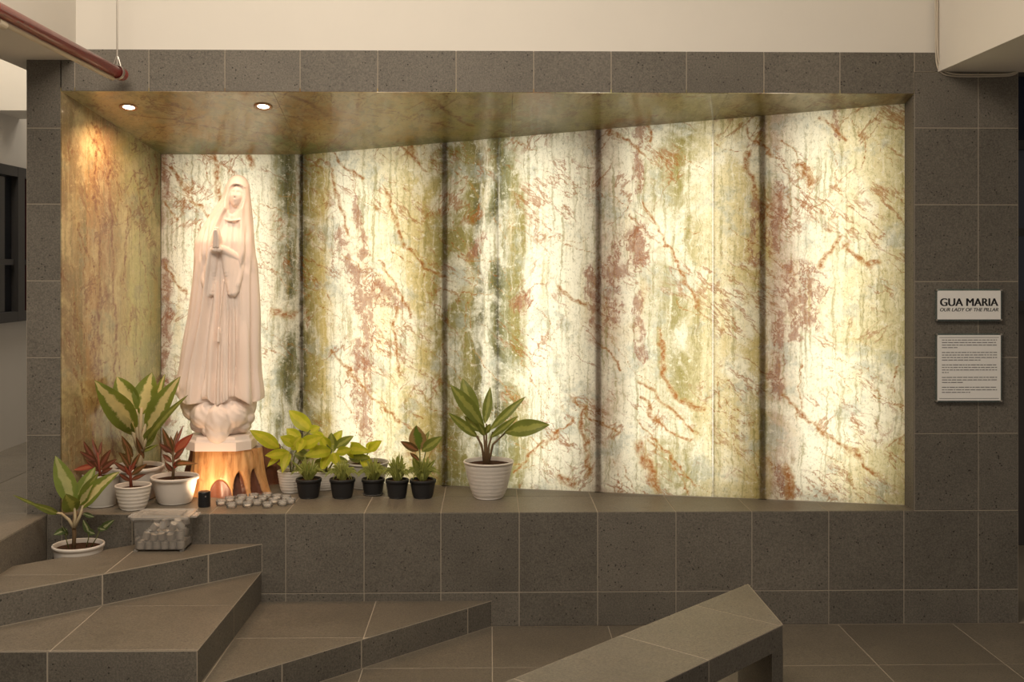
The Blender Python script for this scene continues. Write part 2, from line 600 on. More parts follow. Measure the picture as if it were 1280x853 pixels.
PURP = poly_segs([
    (18, [(452, 340), (462, 400)]), (16, [(475, 350), (500, 375)]), (10, [(445, 430), (450, 520)]), (12, [(430, 290), (440, 330)]), (18, [(985, 340), (1010, 400)]), (14, [(770, 300), (765, 400)]), (16, [(975, 590), (985, 615)]), (12, [(206, 480), (210, 520)]),
    
    (9, [(446, 245), (456, 317)]), (22, [(455, 372), (485, 365)]), (14, [(456, 395), (458, 470), (463, 545)]), (9, [(204, 195), (207, 240)]),
    (8, [(208, 330), (211, 400), (206, 460)]), (12, [(590, 318), (604, 303)]), (16, [(650, 378), (655, 384)]), (12, [(742, 345), (741, 395)]),
    (9, [(800, 160), (798, 205), (797, 240)]), (18, [(796, 290), (800, 325)]), (20, [(762, 345), (790, 330)]), (10, [(799, 375), (801, 450)]),
    (8, [(943, 250), (946, 330)]), (8, [(1046, 130), (1048, 172)]), (12, [(972, 232), (970, 310)]), (26, [(1010, 345), (1020, 360)]),
    (20, [(983, 362), (996, 372)]), (10, [(978, 395), (976, 490)]), (7, [(993, 380), (996, 423)]), (9, [(815, 578), (818, 600)]),
])


def vnoise(x, y, seed):
    """smooth value noise on arrays"""
    g = np.random.default_rng(seed).random((64, 64)) - 0.5
    xi, yi = np.floor(x).astype(int), np.floor(y).astype(int)
    fx, fy = x - xi, y - yi
    fx, fy = fx * fx * (3 - 2 * fx), fy * fy * (3 - 2 * fy)
    a = g[xi % 64, yi % 64]
    b = g[(xi + 1) % 64, yi % 64]
    c = g[xi % 64, (yi + 1) % 64]
    d = g[(xi + 1) % 64, (yi + 1) % 64]
    return (a * (1 - fx) + b * fx) * (1 - fy) + (c * (1 - fx) + d * fx) * fy


def fbm(x, y, seed, octv=4, gain=0.55):
    r, amp = 0, 1.0
    for k in range(octv):
        r = r + amp * vnoise(x * 2 ** k, y * 2 ** k, seed + k * 17)
        amp *= gain
    return r


def random_threads(n, u0, u1, v0, v1, seed, angs=(-52, -30), wd=(0.0025, 0.006)):
    """wandering thin veins"""
    r = random.Random(seed)
    out = []
    for k in range(n):
        x, y = r.uniform(u0, u1), r.uniform(v0, v1)
        a = math.radians(r.uniform(*angs) if r.random() < 0.75 else r.uniform(-100, -80))
        w0 = r.uniform(*wd)
        for i in range(r.randint(3, 9)):
            a += r.uniform(-0.25, 0.25)
            st = r.uniform(0.03, 0.07)
            nx, ny = x + math.cos(a) * st, y + math.sin(a) * st
            out.append(((x, y), (nx, ny), w0))
            w0 *= r.uniform(0.8, 1.12)
            x, y = nx, ny
    return out


def vein_field(u, v, segs, seed, warp=(0.05, 0.022)):
    """strength 0..1 of the nearest vein at each point"""
    uw = u + warp[0] * fbm(u * 4, v * 4, seed) + warp[1] * fbm(u * 24, v * 24, seed + 3)
    vw = v + warp[0] * fbm(u * 4, v * 4, seed + 5) + warp[1] * fbm(u * 24, v * 24, seed + 7)
    best = np.zeros_like(u)
    for (a, b, wd) in segs:
        ax, ay, bx, by = a[0], a[1], b[0], b[1]
        m = wd + 0.08
        sel = np.nonzero((uw > min(ax, bx) - m) & (uw < max(ax, bx) + m) & (vw > min(ay, by) - m) & (vw < max(ay, by) + m))[0]
        if len(sel) == 0:
            continue
        px, py = uw[sel] - ax, vw[sel] - ay
        dx, dy = bx - ax, by - ay
        h = np.clip((px * dx + py * dy) / max(dx * dx + dy * dy, 1e-9), 0, 1)
        d = np.hypot(px - h * dx, py - h * dy)
        best[sel] = np.maximum(best[sel], 1 - d / wd)
    return best


def grid_sheet(name, c00, c10, c11, c01, mat, parent, cell, uv, rust, purp, seed, extra=None, kind=None, label=None):
    """subdivided quad carrying the slab's vein pattern as an attribute; extra = (verts, faces) of the edges"""
    c00, c10, c11, c01 = (np.array(c, float) for c in (c00, c10, c11, c01))
    nu = max(2, int(np.linalg.norm(c10 - c00) / cell))
    nv = max(2, int(np.linalg.norm(c01 - c00) / cell))
    S, T = np.meshgrid(np.linspace(0, 1, nu + 1), np.linspace(0, 1, nv + 1))
    S, T = S.ravel()[:, None], T.ravel()[:, None]
    co = (c00 * (1 - S) + c10 * S) * (1 - T) + (c01 * (1 - S) + c11 * S) * T
    i = np.arange(nu)[None, :] + (np.arange(nv) * (nu + 1))[:, None]
    i = i.ravel()
    quads = np.stack([i, i + 1, i + nu + 2, i + nu + 1], 1)
    if extra:
        ev, ef = extra
        quads = np.vstack([quads, np.array(ef) + len(co)])
        co = np.vstack([co, np.array(ev, float)])
    u, v = co[:, uv[0]], co[:, uv[1]]
    data = np.zeros((len(co), 4), np.float32)
    data[:, 0] = vein_field(u, v, rust, seed)
    if purp:
        data[:, 1] = vein_field(u, v, purp, seed + 50)
    data[:, 3] = 1
    org = ORG[parent] if parent is not None else Vector((0, 0, 0))
    me = bpy.data.meshes.new(name)
    me.vertices.add(len(co))
    me.vertices.foreach_set('co', (co - np.array(org)).astype(np.float32).ravel())
    me.loops.add(len(quads) * 4)
    me.loops.foreach_set('vertex_index', quads.astype(np.int32).ravel())
    me.polygons.add(len(quads))
    me.polygons.foreach_set('loop_start', np.arange(0, len(quads) * 4, 4, dtype=np.int32))
    me.materials.append(mat)
    at = me.color_attributes.new('veins', 'FLOAT_COLOR', 'POINT')
    at.data.foreach_set('color', data.ravel())
    me.update(calc_edges=True)
    o = bpy.data.objects.new(name, me)
    col.objects.link(o)
    if parent is not None:
        o.parent = parent
    ORG[o] = org
    return o


RUST += random_threads(110, -1.95, 2.2, 0.7, 2.75, 11)
W_ = (0.90, 0.86, 0.72, 1)
CR = (0.82, 0.74, 0.50, 1)
YL = (0.60, 0.48, 0.20, 1)
OL = (0.31, 0.27, 0.10, 1)
DG = (0.085, 0.08, 0.035, 1)
GR = (0.25, 0.25, 0.14, 1)
PK = (0.60, 0.46, 0.36, 1)
STOPS = [(bpt(px, 400)[0], c_) for px, c_ in (
    (202, (0.36, 0.22, 0.15, 1)), (220, W_), (338, W_), (348, GR), (358, DG), (368, GR), (372, W_), (378, DG), (384, OL), (408, YL), (420, W_), (490, CR), (532, YL), (552, OL),
    (585, OL), (599, DG), (607, W_), (614, GR), (621, DG), (632, GR), (648, OL), (662, W_), (728, W_), (748, PK), (790, W_), (850, OL),
    (889, CR), (950, YL), (968, PK), (1005, W_), (1065, CR), (1136, (0.62, 0.56, 0.32, 1)))][:32]
M['onyx_back'] = onyx('backlit_onyx', 'back', STOPS, True)
OB = (0.50, 0.35, 0.14, 1)
OG = (0.40, 0.37, 0.14, 1)
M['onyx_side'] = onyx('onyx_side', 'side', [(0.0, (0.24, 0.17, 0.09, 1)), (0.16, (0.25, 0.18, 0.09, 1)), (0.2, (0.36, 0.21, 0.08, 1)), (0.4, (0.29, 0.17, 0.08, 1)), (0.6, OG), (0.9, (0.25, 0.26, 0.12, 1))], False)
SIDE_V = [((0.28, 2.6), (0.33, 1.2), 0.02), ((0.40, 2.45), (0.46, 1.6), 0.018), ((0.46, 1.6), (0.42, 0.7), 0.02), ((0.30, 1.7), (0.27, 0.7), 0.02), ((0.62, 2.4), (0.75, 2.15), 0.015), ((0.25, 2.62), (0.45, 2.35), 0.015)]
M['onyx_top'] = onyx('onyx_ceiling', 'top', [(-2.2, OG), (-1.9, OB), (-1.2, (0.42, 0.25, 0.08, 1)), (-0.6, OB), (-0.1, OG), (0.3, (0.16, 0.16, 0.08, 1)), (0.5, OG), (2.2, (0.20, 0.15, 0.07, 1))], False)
TOP_V = [((-1.0, 0.05), (-0.85, 0.35), 0.035), ((-1.35, 0.1), (-1.0, 0.4), 0.02), ((-0.3, 0.1), (-0.1, 0.45), 0.025), ((-1.9, 0.3), (-1.5, 0.5), 0.02), ((-1.7, 0.4), (-1.2, 0.62), 0.015), ((-0.6, 0.2), (-0.2, 0.5), 0.015)]

# ------------------------------------------------------------------ the setting
# floor
FX = [0.012 + 0.595 * k for k in range(-2, 8)]
FY = [-0.585 - 0.595 * k for k in range(0, 6)]
V, Fc = boxgeo(-6, 7, -9, 0.02, -0.1, -0.0015)
boxgeo(2.72, 7, -0.1, 1.7, -0.1, -0.002, V, Fc)
floor = struct('floor', V, Fc, M['grout'], 'dark grey stone tile floor with pale joints')
tread_tiles([(-1.17, -3.6), (4.2, -3.6), (4.2, 0), (-1.17, 0)], 0.0, FX, FY, M['stone_floor'], floor)
V, Fc = boxgeo(-6, 7, -9, -3.6, -0.01, 0)
struct('floor_far', V, Fc, M['stone_floor'], 'plain dark grey stone floor further from the shrine')

# stone facade
GX = [onY(px, 690, 0).x for px in (77, 165, 262, 357, 455, 551, 649, 747, 845, 940, 1036, 1130, 1223, 1273)]
XL, XR, XN = -2.354, 2.735, 2.193
V, Fc = boxgeo(-2.25, XR, 0.002, 0.35, 0, PZ - 0.004)
boxgeo(XL, NL.x, 0.002, 0.5, PZ, 2.90, V, Fc)
boxgeo(XN, XR, 0.002, 0.5, PZ - 0.01, 2.853, V, Fc)
boxgeo(-2.112, 2.30, 0.002, 0.30, ZF + 0.012, 2.95, V, Fc)
boxgeo(XL, -2.112, 0.002, 0.30, ZF + 0.012, 2.90, V, Fc)
facade = struct('wall_front', V, Fc, M['grout'], 'dark grey andesite tiled wall framing the lit niche')
ZR = 0.176
wall_tiles([-2.25, GX[0]] + GX[1:], [ZR, PZ], 0.0, M['stone'], facade)
wall_tiles([-2.25, GX[0]] + GX[1:], [0.0, ZR], 0.0, M['stone'], facade)
PRZ = [PZ] + [onY(1180, y, 0).z for y in (542, 447, 352, 256, 160)] + [2.853]
wall_tiles([XN, GX[-2], XR], PRZ, 0.0, M['stone'], facade)
PLZ = [PZ] + [onY(55, y, 0).z for y in (544, 447, 351, 255, 160)] + [2.90]
wall_tiles([XL, NL.x - 0.004], PLZ, 0.0, M['stone'], facade)
LX = [NL.x - 0.004] + [onY(px, 90, 0).x for px in (93.5, 186, 281, 375, 472, 570, 667, 764, 858, 955, 1050)] + [XN]
wall_tiles(LX[:2], [ZF, 2.90], 0.0, M['stone'], facade)
wall_tiles(LX[1:], [ZF, 2.955], 0.0, M['stone'], facade)
wall_tiles([XN, 2.33], [2.853, 2.955], 0.0, M['stone'], facade)
# outer cheeks of the two piers
prism('tile', [(XR, 0, 0), (XR, 0.5, 0), (XR, 0.5, 2.853), (XR, 0, 2.853)], (1, 0, 0), 0.01, M['stone'], facade)
prism('tile', [(XL, 0.5, PZ), (XL, 0, PZ), (XL, 0, 2.9), (XL, 0.5, 2.9)], (-1, 0, 0), 0.01, M['stone'], facade)
# inner reveal at the right end of the niche
XV = XN - 0.004
prism('reveal', [(XV, 0.14, PZ), (XV, 0.0, PZ), (XV, 0.0, ZF), (XV, 0.14, ZF)], (-1, 0, 0), 0.003, M['stone'], facade)

# ledge of the niche
V = [(-2.25, 0.006, PZ - 0.002), (XN + 0.02, 0.006, PZ - 0.002), (XN + 0.02, 0.15, PZ - 0.002), (A1.x, 0.93, PZ - 0.002), (-2.0, 0.93, PZ - 0.002), (-2.25, 0.1, PZ - 0.002)]
V2 = [(x, y, PZ - 0.08) for x, y, z in V]
m6 = len(V)
Fc = [tuple(range(m6)), tuple(range(2 * m6 - 1, m6 - 1, -1))] + [(m6 + i, m6 + (i + 1) % m6, (i + 1) % m6, i) for i in range(m6)]
ledge = struct('niche_ledge', V + V2, Fc, M['grout'], 'grey stone tiled ledge in front of the glowing onyx wall')
tread_tiles([(-2.25, 0.001), (XN, 0.001), (XN, 0.13), (A1.x, 0.915), (-1.96, 0.915), (-2.19, 0.02), (-2.25, 0.02)], PZ, GX[1:-2], [0.4, 0.8], M['stone_floor'], ledge)

# stairs (60 cm treads following the floor grid)
S1, S2, S3 = 0.135, 0.287, 0.432
SX = [-0.581, -1.176, -1.771]
SY = [-0.56, -1.15]


def step(name, poly, z0, z1, label, risers, xs, ys):
    n_ = len(poly)
    V = [(x, y, z1 - 0.0012) for x, y in poly] + [(x, y, z0) for x, y in poly]
    Fc = [tuple(range(n_))] + [(n_ + i, n_ + (i + 1) % n_, (i + 1) % n_, i) for i in range(n_)]
    cx, cy = sum(p[0] for p in poly) / n_, sum(p[1] for p in poly) / n_
    V = [(cx + (x - cx) * (1 - 0.0008), cy + (y - cy) * (1 - 0.0008), z) for x, y, z in V]
    o = struct(name, V, Fc, M['grout'], label)
    tread_tiles(poly, z1, xs, ys, M['stone_floor'], o)
    for a, b, cuts in risers:
        riser_tiles(a, b, z0, z1 - 0.001, cuts, M['stone'], o)
    return o


k1 = 1.02
p1 = [(0.012, 0.0), (-2.6, 0.0), (-2.6, -2.45), (-2.6 + 0.0, -2.45)]
e1 = (-2.40, -2.40 * k1 - 0.012)
step('stair_step', [(0.012, 0.0), (-2.40, 0.0), (-2.40, -2.37)], 0.0, S1, 'lowest stone step, its long edge running diagonally from the wall',
     [((-2.40, -2.37), (0.012, 0.0), [3.381 - 0.17, 3.381 - 0.84, 3.381 - 1.27, 1.6, 1.1, 0.5])], SX, SY)
step('stair_step', [(-1.165, 0.0), (-2.40, 0.0), (-2.40, -1.16), (-1.185, -1.165)], S1, S2, 'middle stone step with a square corner',
     [((-2.40, -1.16), (-1.185, -1.165), [0.61]), ((-1.185, -1.165), (-1.165, 0.0), [0.6])], [-1.781], SY)
step('stair_step', [(-1.160, 0.0), (-1.80, 0.0), (-2.25, -0.40), (-2.40, -0.535), (-2.40, -1.105)], S2, S3, 'upper stone step with a diagonal edge, in front of the dark planter gap',
     [((-2.40, -1.105), (-1.16, 0.0), [1.661 - 0.30, 1.661 - 0.83]), ((-1.80, 0.0), (-2.25, -0.40), [])], [-1.773], [-0.56])
# landing on the left at ledge level
V, Fc = boxgeo(-6.0, -2.256, -2.2, 6.0, 0.0, PZ - 0.004)
landing = struct('floor_landing', V, Fc, M['grout'], 'upper landing floor of dark stone tiles beyond the left pier')
tread_tiles([(-6.0, -2.2), (-2.25, -2.2), (-2.25, 6.0), (-6.0, 6.0)], PZ, [-2.85 - 0.595 * k for k in range(5)], [-0.56 + 0.595 * k for k in range(-2, 11)], M['stone_floor'], landing)
riser_tiles((-2.25, -2.2), (-2.25, 0.0), 0.0, PZ - 0.001, [2.2 - 0.595, 2.2 - 1.19], M['stone'], landing)

# painted wall above, beams
V, Fc = boxgeo(-2.2, 2.5, 0.02, 0.2, 2.955, 4.6)
struct('wall_upper', V, Fc, M['plaster'], 'cream painted wall above the stone lintel')
V, Fc = boxgeo(-2.476, -2.112, -4.5, 1.83, 2.898, 4.6)
struct('ceiling_beam', V, Fc, M['plaster'], 'cream ceiling beam over the left pier')
V, Fc = boxgeo(2.315, 4.5, -4.5, 0.0, 2.853, 4.6)
struct('ceiling_beam', V, Fc, M['plaster'], 'wide cream ceiling beam over the right pier')
V, Fc = boxgeo(-6, -2.2, 1.83, 2.27, 2.898, 4.6)
struct('ceiling_beam', V, Fc, M['plaster'], 'cream cross beam beyond the left pier')
V, Fc = boxgeo(-3.6, -3.34, -1.0, 6.0, PZ, 4.6)
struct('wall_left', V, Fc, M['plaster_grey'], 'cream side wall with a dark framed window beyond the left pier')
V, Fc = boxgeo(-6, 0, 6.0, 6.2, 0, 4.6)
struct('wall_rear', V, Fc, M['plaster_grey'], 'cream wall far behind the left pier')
V, Fc = boxgeo(-6, 7, -2.4, 6.2, 4.6, 4.7)
struct('ceiling', V, Fc, M['plaster'], 'cream ceiling high above the shrine wall')

# window on the left side wall
wn = empty('window_1', (-3.34, 2.2, 1.46))
tag(wn, 'dark framed window low in the side wall beyond the left pier', kind='structure')
fx0, fx1 = -3.36, -3.29
WZ0, WZ1 = 1.465, 2.545
for y0, y1 in ((1.55, 1.62), (2.13, 2.24), (2.86, 2.93)):
    V, Fc = boxgeo(fx0, fx1, y0, y1, WZ0, WZ1)
    mk('frame_post', V, Fc, M['dark_frame'], wn)
for z0, z1 in ((WZ0, WZ0 + 0.07), (WZ1 - 0.07, WZ1)):
    V, Fc = boxgeo(fx0, fx1 - 0.001, 1.55, 2.93, z0, z1)
    mk('frame_rail', V, Fc, M['dark_frame'], wn)
M['red_frame'] = simple('dark_red_frame', (0.10, 0.02, 0.025), 0.5, 0.4)
for y0, y1 in ((1.62, 2.13), (2.24, 2.86)):
    V, Fc = boxgeo(-3.345, -3.337, y0, y1, WZ0 + 0.07, WZ1 - 0.07)
    mk('pane', V, Fc, M['window_glass'], wn)
    V, Fc = boxgeo(-3.337, -3.31, y0 + 0.05, y1 - 0.03, 1.86, 1.90)
    mk('glazing_bar', V, Fc, M['dark_frame'], wn)
V, Fc = boxgeo(-3.337, -3.30, 2.32, 2.34, WZ0 + 0.07, WZ1 - 0.07)
mk('glazing_bar', V, Fc, M['red_frame'], wn)

# dark opening beyond the right pier
V, Fc = boxgeo(2.3, 7, 1.6, 1.8, 0, 4.6)
struct('wall_right', V, Fc, simple('dark_grey_wall', (0.10, 0.09, 0.085), 0.8, 0.2), 'dark wall beyond the right pier')
dr = empty('window_2', (3.4, 1.58, 1.5))
tag(dr, 'dark bluish window beyond the right pier', kind='structure')
M['navy_glass'] = simple('navy_window_glass', (0.012, 0.018, 0.04), 0.1, 0.5)
for z0, z1 in ((1.62, 2.05), (2.1, 2.62), (2.68, 3.1)):
    V, Fc = boxgeo(3.0, 4.2, 1.57, 1.60, z0, z1)
    mk('pane', V, Fc, M['navy_glass'], dr)
for z0, z1 in ((1.55, 1.62), (2.05, 2.1), (2.62, 2.68), (3.1, 3.16)):
    V, Fc = boxgeo(2.95, 4.25, 1.54, 1.60, z0, z1)
    mk('frame_rail', V, Fc, M['dark_frame'], dr)
for x0 in (2.95, 4.2):
    V, Fc = boxgeo(x0, x0 + 0.05, 1.541, 1.60, 1.55, 3.16)
    mk('frame_post', V, Fc, M['dark_frame'], dr)

# niche: left cheek, ceiling, backlit back wall
V = [(NL.x, 0.0, PZ - 0.02), (A0.x, A0.y, PZ - 0.02), (A0.x, A0.y, ceil_z(0.9) + 0.02), (NL.x, 0.0, ZF + 0.01)]
E_ = V + [(x - 0.03, y + 0.01, z) for x, y, z in V]
Fc = [(7, 6, 5, 4), (0, 4, 5, 1), (1, 5, 6, 2), (2, 6, 7, 3), (3, 7, 4, 0)]
cheek = grid_sheet('wall_niche_left', *V, M['onyx_side'], None, 0.01, (1, 2), SIDE_V + random_threads(40, 0.05, 0.9, 0.7, 2.7, 5, (-80, -55), (0.004, 0.012)), None, 31, extra=(E_, Fc))
tag(cheek, 'polished brown and olive onyx side wall of the niche', kind='structure')
# ceiling slabs with a fine joint
cl = empty('ceiling_niche', (0, 0.3, ZF))
tag(cl, 'sloping polished onyx ceiling of the niche', kind='structure')
cuts = [NL.x - 0.02, A1.x] + [onY(px, 115, 0.2).x for px in (640, 900)] + [XN + 0.001]


def back_y(x):
    return 0.905 if x < A1.x else A1.y + (x - A1.x) / (A2.x - A1.x) * (A2.y - A1.y) + 0.01


TOP_T = TOP_V + random_threads(60, -2.1, 2.1, 0.0, 0.85, 9, (-50, -10), (0.004, 0.010))
for a, b in zip(cuts[:-1], cuts[1:]):
    g = 0.0008
    if a < A0.x:                                       # first slab: two quads meeting at the corner line
        quad = [(a, 0.001), (b - g, 0.001), (b - g, back_y(b)), (A0.x - 0.02, 0.905)]
    else:
        quad = [(a + g, 0.001), (b - g, 0.001), (b - g, back_y(b)), (a + g, back_y(a))]
    V = [(x, y, ceil_z(y)) for x, y in quad]
    Q = [V[1], V[0], V[3], V[2]]
    E_ = Q + [(x, y, z + 0.02) for x, y, z in Q]
    Fc = [(7, 6, 5, 4), (0, 4, 5, 1), (1, 5, 6, 2), (2, 6, 7, 3), (3, 7, 4, 0)]
    grid_sheet('panel', *Q, M['onyx_top'], cl, 0.012, (0, 1), TOP_T, None, 41, extra=(E_, Fc))

bk = empty('wall_back', (0, 0.5, PZ))
tag(bk, 'backlit translucent onyx wall with rust veins and dark vertical bars', kind='structure')


def slab(a, b, nrm, mat):
    """translucent sheet with edge returns, open at the back; a, b in plan"""
    th = 0.018
    z0a, z0b = PZ + 0.004, PZ + 0.004
    za, zb = ceil_z(a.y) - 0.002, ceil_z(b.y) - 0.002
    V = [(a.x, a.y, z0a), (b.x, b.y, z0b), (b.x, b.y, zb), (a.x, a.y, za)]
    E_ = V + [(x - nrm.x * th, y - nrm.y * th, z) for x, y, z in V]
    Fc = [(0, 4, 5, 1), (1, 5, 6, 2), (2, 6, 7, 3), (3, 7, 4, 0)]
    return grid_sheet('panel', *V, mat, bk, 0.0055, (0, 2), RUST, PURP, 21, extra=(E_, Fc))


def splan(px):
    q = onP(px, 400, A1, SN)
    return Vector((q.x, q.y, 0))


FN = Vector((0, -1, 0))
gap = 0.0011
slab(A0 + Vector((0.004, 0, 0)), A1 - Vector((gap, 0, 0)), FN, M['onyx_back'])
j1, j2 = splan(622.5), splan(891)
slab(A1 + SD * gap, j1 - SD * gap, SN, M['onyx_back'])
slab(j1 + SD * gap, j2 - SD * gap, SN, M['onyx_back'])
slab(j2 + SD * gap, A2 - SD * 0.004, SN, M['onyx_back'])

# light box behind: studs, white housing and lamp panels
DB = 0.16


def obox(name, p, q, nrm, d0, d1, z0, z1, mat, parent):
    c4 = [p - nrm * d0, q - nrm * d0, q - nrm * d1, p - nrm * d1]
    V = [(c.x, c.y, z0) for c in c4] + [(c.x, c.y, z1) for c in c4]
    Fc = [(0, 3, 2, 1), (4, 5, 6, 7), (0, 1, 5, 4), (1, 2, 6, 5), (2, 3, 7, 6), (3, 0, 4, 7)]
    return mk(name, V, Fc, mat, parent)


bars = [splan(556), splan(748), splan(953)]
for c_ in bars:
    obox('stud', c_ - SD * 0.024, c_ + SD * 0.024, SN, 0.007, 0.13, PZ, ceil_z(c_.y) + 0.02, M['stud'], bk)
obox('stud', A1 - Vector((0.028, 0, 0)), A1 + Vector((0.012, 0, 0)), FN, 0.008, 0.13, PZ, ceil_z(0.9) + 0.02, M['stud'], bk)
obox('stud', A0 + Vector((-0.01, 0, 0)), A0 + Vector((0.012, 0, 0)), FN, 0.02, 0.13, PZ, ceil_z(0.9) + 0.02, M['stud'], bk)
hs = empty('lightbox_housing', (0, 0.7, PZ))
tag(hs, 'white light box built behind the onyx wall', kind='structure')
obox('backing', A0 - Vector((0.05, 0, 0)), A1 + Vector((0.05, 0, 0)), FN, 0.19, 0.21, PZ - 0.05, 2.8, M['white_box'], hs)
obox('backing', A1 - SD * 0.05, A2 + SD * 0.03, SN, 0.19, 0.21, PZ - 0.05, 2.9, M['white_box'], hs)
obox('cover', A0 - Vector((0.05, 0, 0)), A1 + Vector((0.1, 0, 0)), FN, 0.02, 0.2, 2.53, 2.56, M['white_box'], hs)
obox('cover', A1 - SD * 0.02, A2 + SD * 0.03, SN, 0.02, 0.2, 2.76, 2.79, M['white_box'], hs)
obox('cover', A0 - Vector((0.05, 0, 0)), A1 + Vector((0.1, 0, 0)), FN, 0.0, 0.2, PZ - 0.07, PZ - 0.01, M['white_box'], hs)
obox('cover', A1 - SD * 0.02, A2 + SD * 0.03, SN, 0.0, 0.2, PZ - 0.07, PZ - 0.01, M['white_box'], hs)
obox('cover', A2 + SD * 0.003, A2 + SD * 0.03, SN, 0.0, 0.2, PZ - 0.05, 2.8, M['white_box'], hs)
obox('cover', A0 - Vector((0.05, 0, 0)), A0 - Vector((0.02, 0, 0)), FN, 0.0, 0.2, PZ - 0.05, 2.6, M['white_box'], hs)

BACK_L = 2.75
BACK_C = (1.0, 0.955, 0.84)


def bay(p, q, nrm, d=DB):
    mid = (p + q) / 2
    wd = (q - p).length
    zt = ceil_z(mid.y) - 0.03
    h = zt - PZ - 0.04
    sx, sy = wd * 0.66, h * 0.97
    c_ = mid - nrm * d
    ang = math.atan2(nrm.y, nrm.x)
    o = area('lightbox_lamp', (c_.x, c_.y, PZ + 0.03 + h / 2), (PI / 2, 0, ang + PI / 2), sx, sy, BACK_L * PI * sx * sy, BACK_C)
    return o


bay(A0, A1 - Vector((0.03, 0, 0)), FN)
for p, q in ((A1 + SD * 0.02, bars[0]), (bars[0], bars[1]), (bars[1], bars[2]), (bars[2], A2)):
    bay(p, q, SN)

# ------------------------------------------------------------------ shape helpers for the objects
def lathe(prof, cx, cy, cz, n=40, rmod=None, close_bottom=True, V=None, Fc=None):
    V = [] if V is None else V
    Fc = [] if Fc is None else Fc
    b = len(V)
    for k, (r, z) in enumerate(prof):
        for i in range(n):
            a = 2 * PI * i / n
            rr = r * (rmod(a, k) if rmod else 1.0)
            V.append((cx + rr * math.cos(a), cy + rr * math.sin(a), cz + z))
    for k in range(len(prof) - 1):
        for i in range(n):
            j = (i + 1) % n
            Fc.append((b + k * n + i, b + k * n + j, b + (k + 1) * n + j, b + (k + 1) * n + i))
    if close_bottom:
        Fc.append(tuple(b + i for i in range(n - 1, -1, -1)))
    return V, Fc


def tube(pts, radii, n=8, V=None, Fc=None, caps=True):
    V = [] if V is None else V
    Fc = [] if Fc is None else Fc
    b = len(V)
    P = [Vector(p) for p in pts]
    if not isinstance(radii, (list, tuple)):
        radii = [radii] * len(P)
    up = Vector((0.13, -0.9, 0.41)).normalized()
    for k, p in enumerate(P):
        d = (P[min(k + 1, len(P) - 1)] - P[max(k - 1, 0)]).normalized()
        s = d.cross(up)
        if s.length < 1e-3:
            s = d.cross(Vector((1, 0, 0)))
        s.normalize()
        t = s.cross(d)
        for i in range(n):
            a = 2 * PI * i / n
            V.append(tuple(p + (s * math.cos(a) + t * math.sin(a)) * radii[k]))
    for k in range(len(P) - 1):
        for i in range(n):
            j = (i + 1) % n
            Fc.append((b + k * n + i, b + k * n + j, b + (k + 1) * n + j, b + (k + 1) * n + i))
    if caps:
        Fc.append(tuple(b + i for i in range(n - 1, -1, -1)))
        e = b + (len(P) - 1) * n
        Fc.append(tuple(e + i for i in range(n)))
    return V, Fc


def arc(p, q, lift, n=6):
    p, q, lift = Vector(p), Vector(q), Vector(lift)
    return [p + (q - p) * (i / n) + lift * (4 * (i / n) * (1 - i / n)) for i in range(n + 1)]


def leaf_mat(name, edge, centre, cwidth=0.45, blotch=0.5, rough=0.42, trans=0.45, rib=None):
    t = NT(name)
    uvn = t.n('UVMap')
    sp = t.n('SeparateXYZ')
    t.l(uvn.outputs[0], sp.inputs[0])
    au = t.math('ABSOLUTE', t.math('MULTIPLY_ADD', sp.outputs[0], 2.0, -1.0))
    p = t.pos()
    nz = t.noise(p, 22, 4, 0.6)
    vn = t.noise(t.scale(uvn.outputs[0], (1.6, 5, 1)), 1.3, 4)
    k = t.math('ADD', t.math('SUBTRACT', cwidth, au), t.math('MULTIPLY_ADD', t.math('ADD', nz, vn), blotch, -blotch))
    c_ = t.mix(t.mapr(k, -0.06, 0.10), edge, centre)
    c_ = t.mix(t.mapr(au, 0.10, 0.03), c_, rib or centre)
    c_ = t.vmath('SCALE', c_, t.math('MULTIPLY_ADD', t.noise(p, 18, 3), 0.5, 0.75))
    pb = t.bsdf(c_, rough, 0.4)
    tl = t.n('BsdfTranslucent')
    t.l(c_, tl.inputs[0])
    mx = t.n('MixShader')
    mx.inputs[0].default_value = trans
    t.l(pb, mx.inputs[1])
    t.l(tl.outputs[0], mx.inputs[2])
    return t.done(mx.outputs[0])


M['leaf_varieg'] = leaf_mat('variegated_leaf', (0.22, 0.27, 0.045, 1), (0.76, 0.66, 0.30, 1), 0.40, 0.65)
M['leaf_varieg2'] = leaf_mat('pale_variegated_leaf', (0.27, 0.34, 0.07, 1), (0.58, 0.58, 0.24, 1), 0.40, 0.6)
M['leaf_green'] = leaf_mat('mid_green_leaf', (0.20, 0.23, 0.045, 1), (0.36, 0.37, 0.09, 1), 0.35, 0.8)
M['leaf_lime'] = leaf_mat('lime_leaf', (0.52, 0.54, 0.035, 1), (0.66, 0.62, 0.06, 1), 0.4, 0.5, trans=0.5)
M['leaf_red'] = leaf_mat('dark_red_leaf', (0.20, 0.085, 0.045, 1), (0.36, 0.13, 0.085, 1), 0.35, 0.5)
M['leaf_brown'] = leaf_mat('bronze_leaf', (0.16, 0.10, 0.035, 1), (0.34, 0.15, 0.07, 1), 0.35, 0.5)
M['leaf_pinkred'] = leaf_mat('pink_red_leaf', (0.38, 0.08, 0.05, 1), (0.52, 0.16, 0.09, 1), 0.5, 0.5)
M['leaf_small'] = leaf_mat('small_variegated_leaf', (0.10, 0.14, 0.05, 1), (0.42, 0.45, 0.25, 1), 0.3, 0.7)
M['leaf_croton'] = leaf_mat('green_and_copper_leaf', (0.34, 0.22, 0.09, 1), (0.13, 0.19, 0.03, 1), 0.45, 0.9)
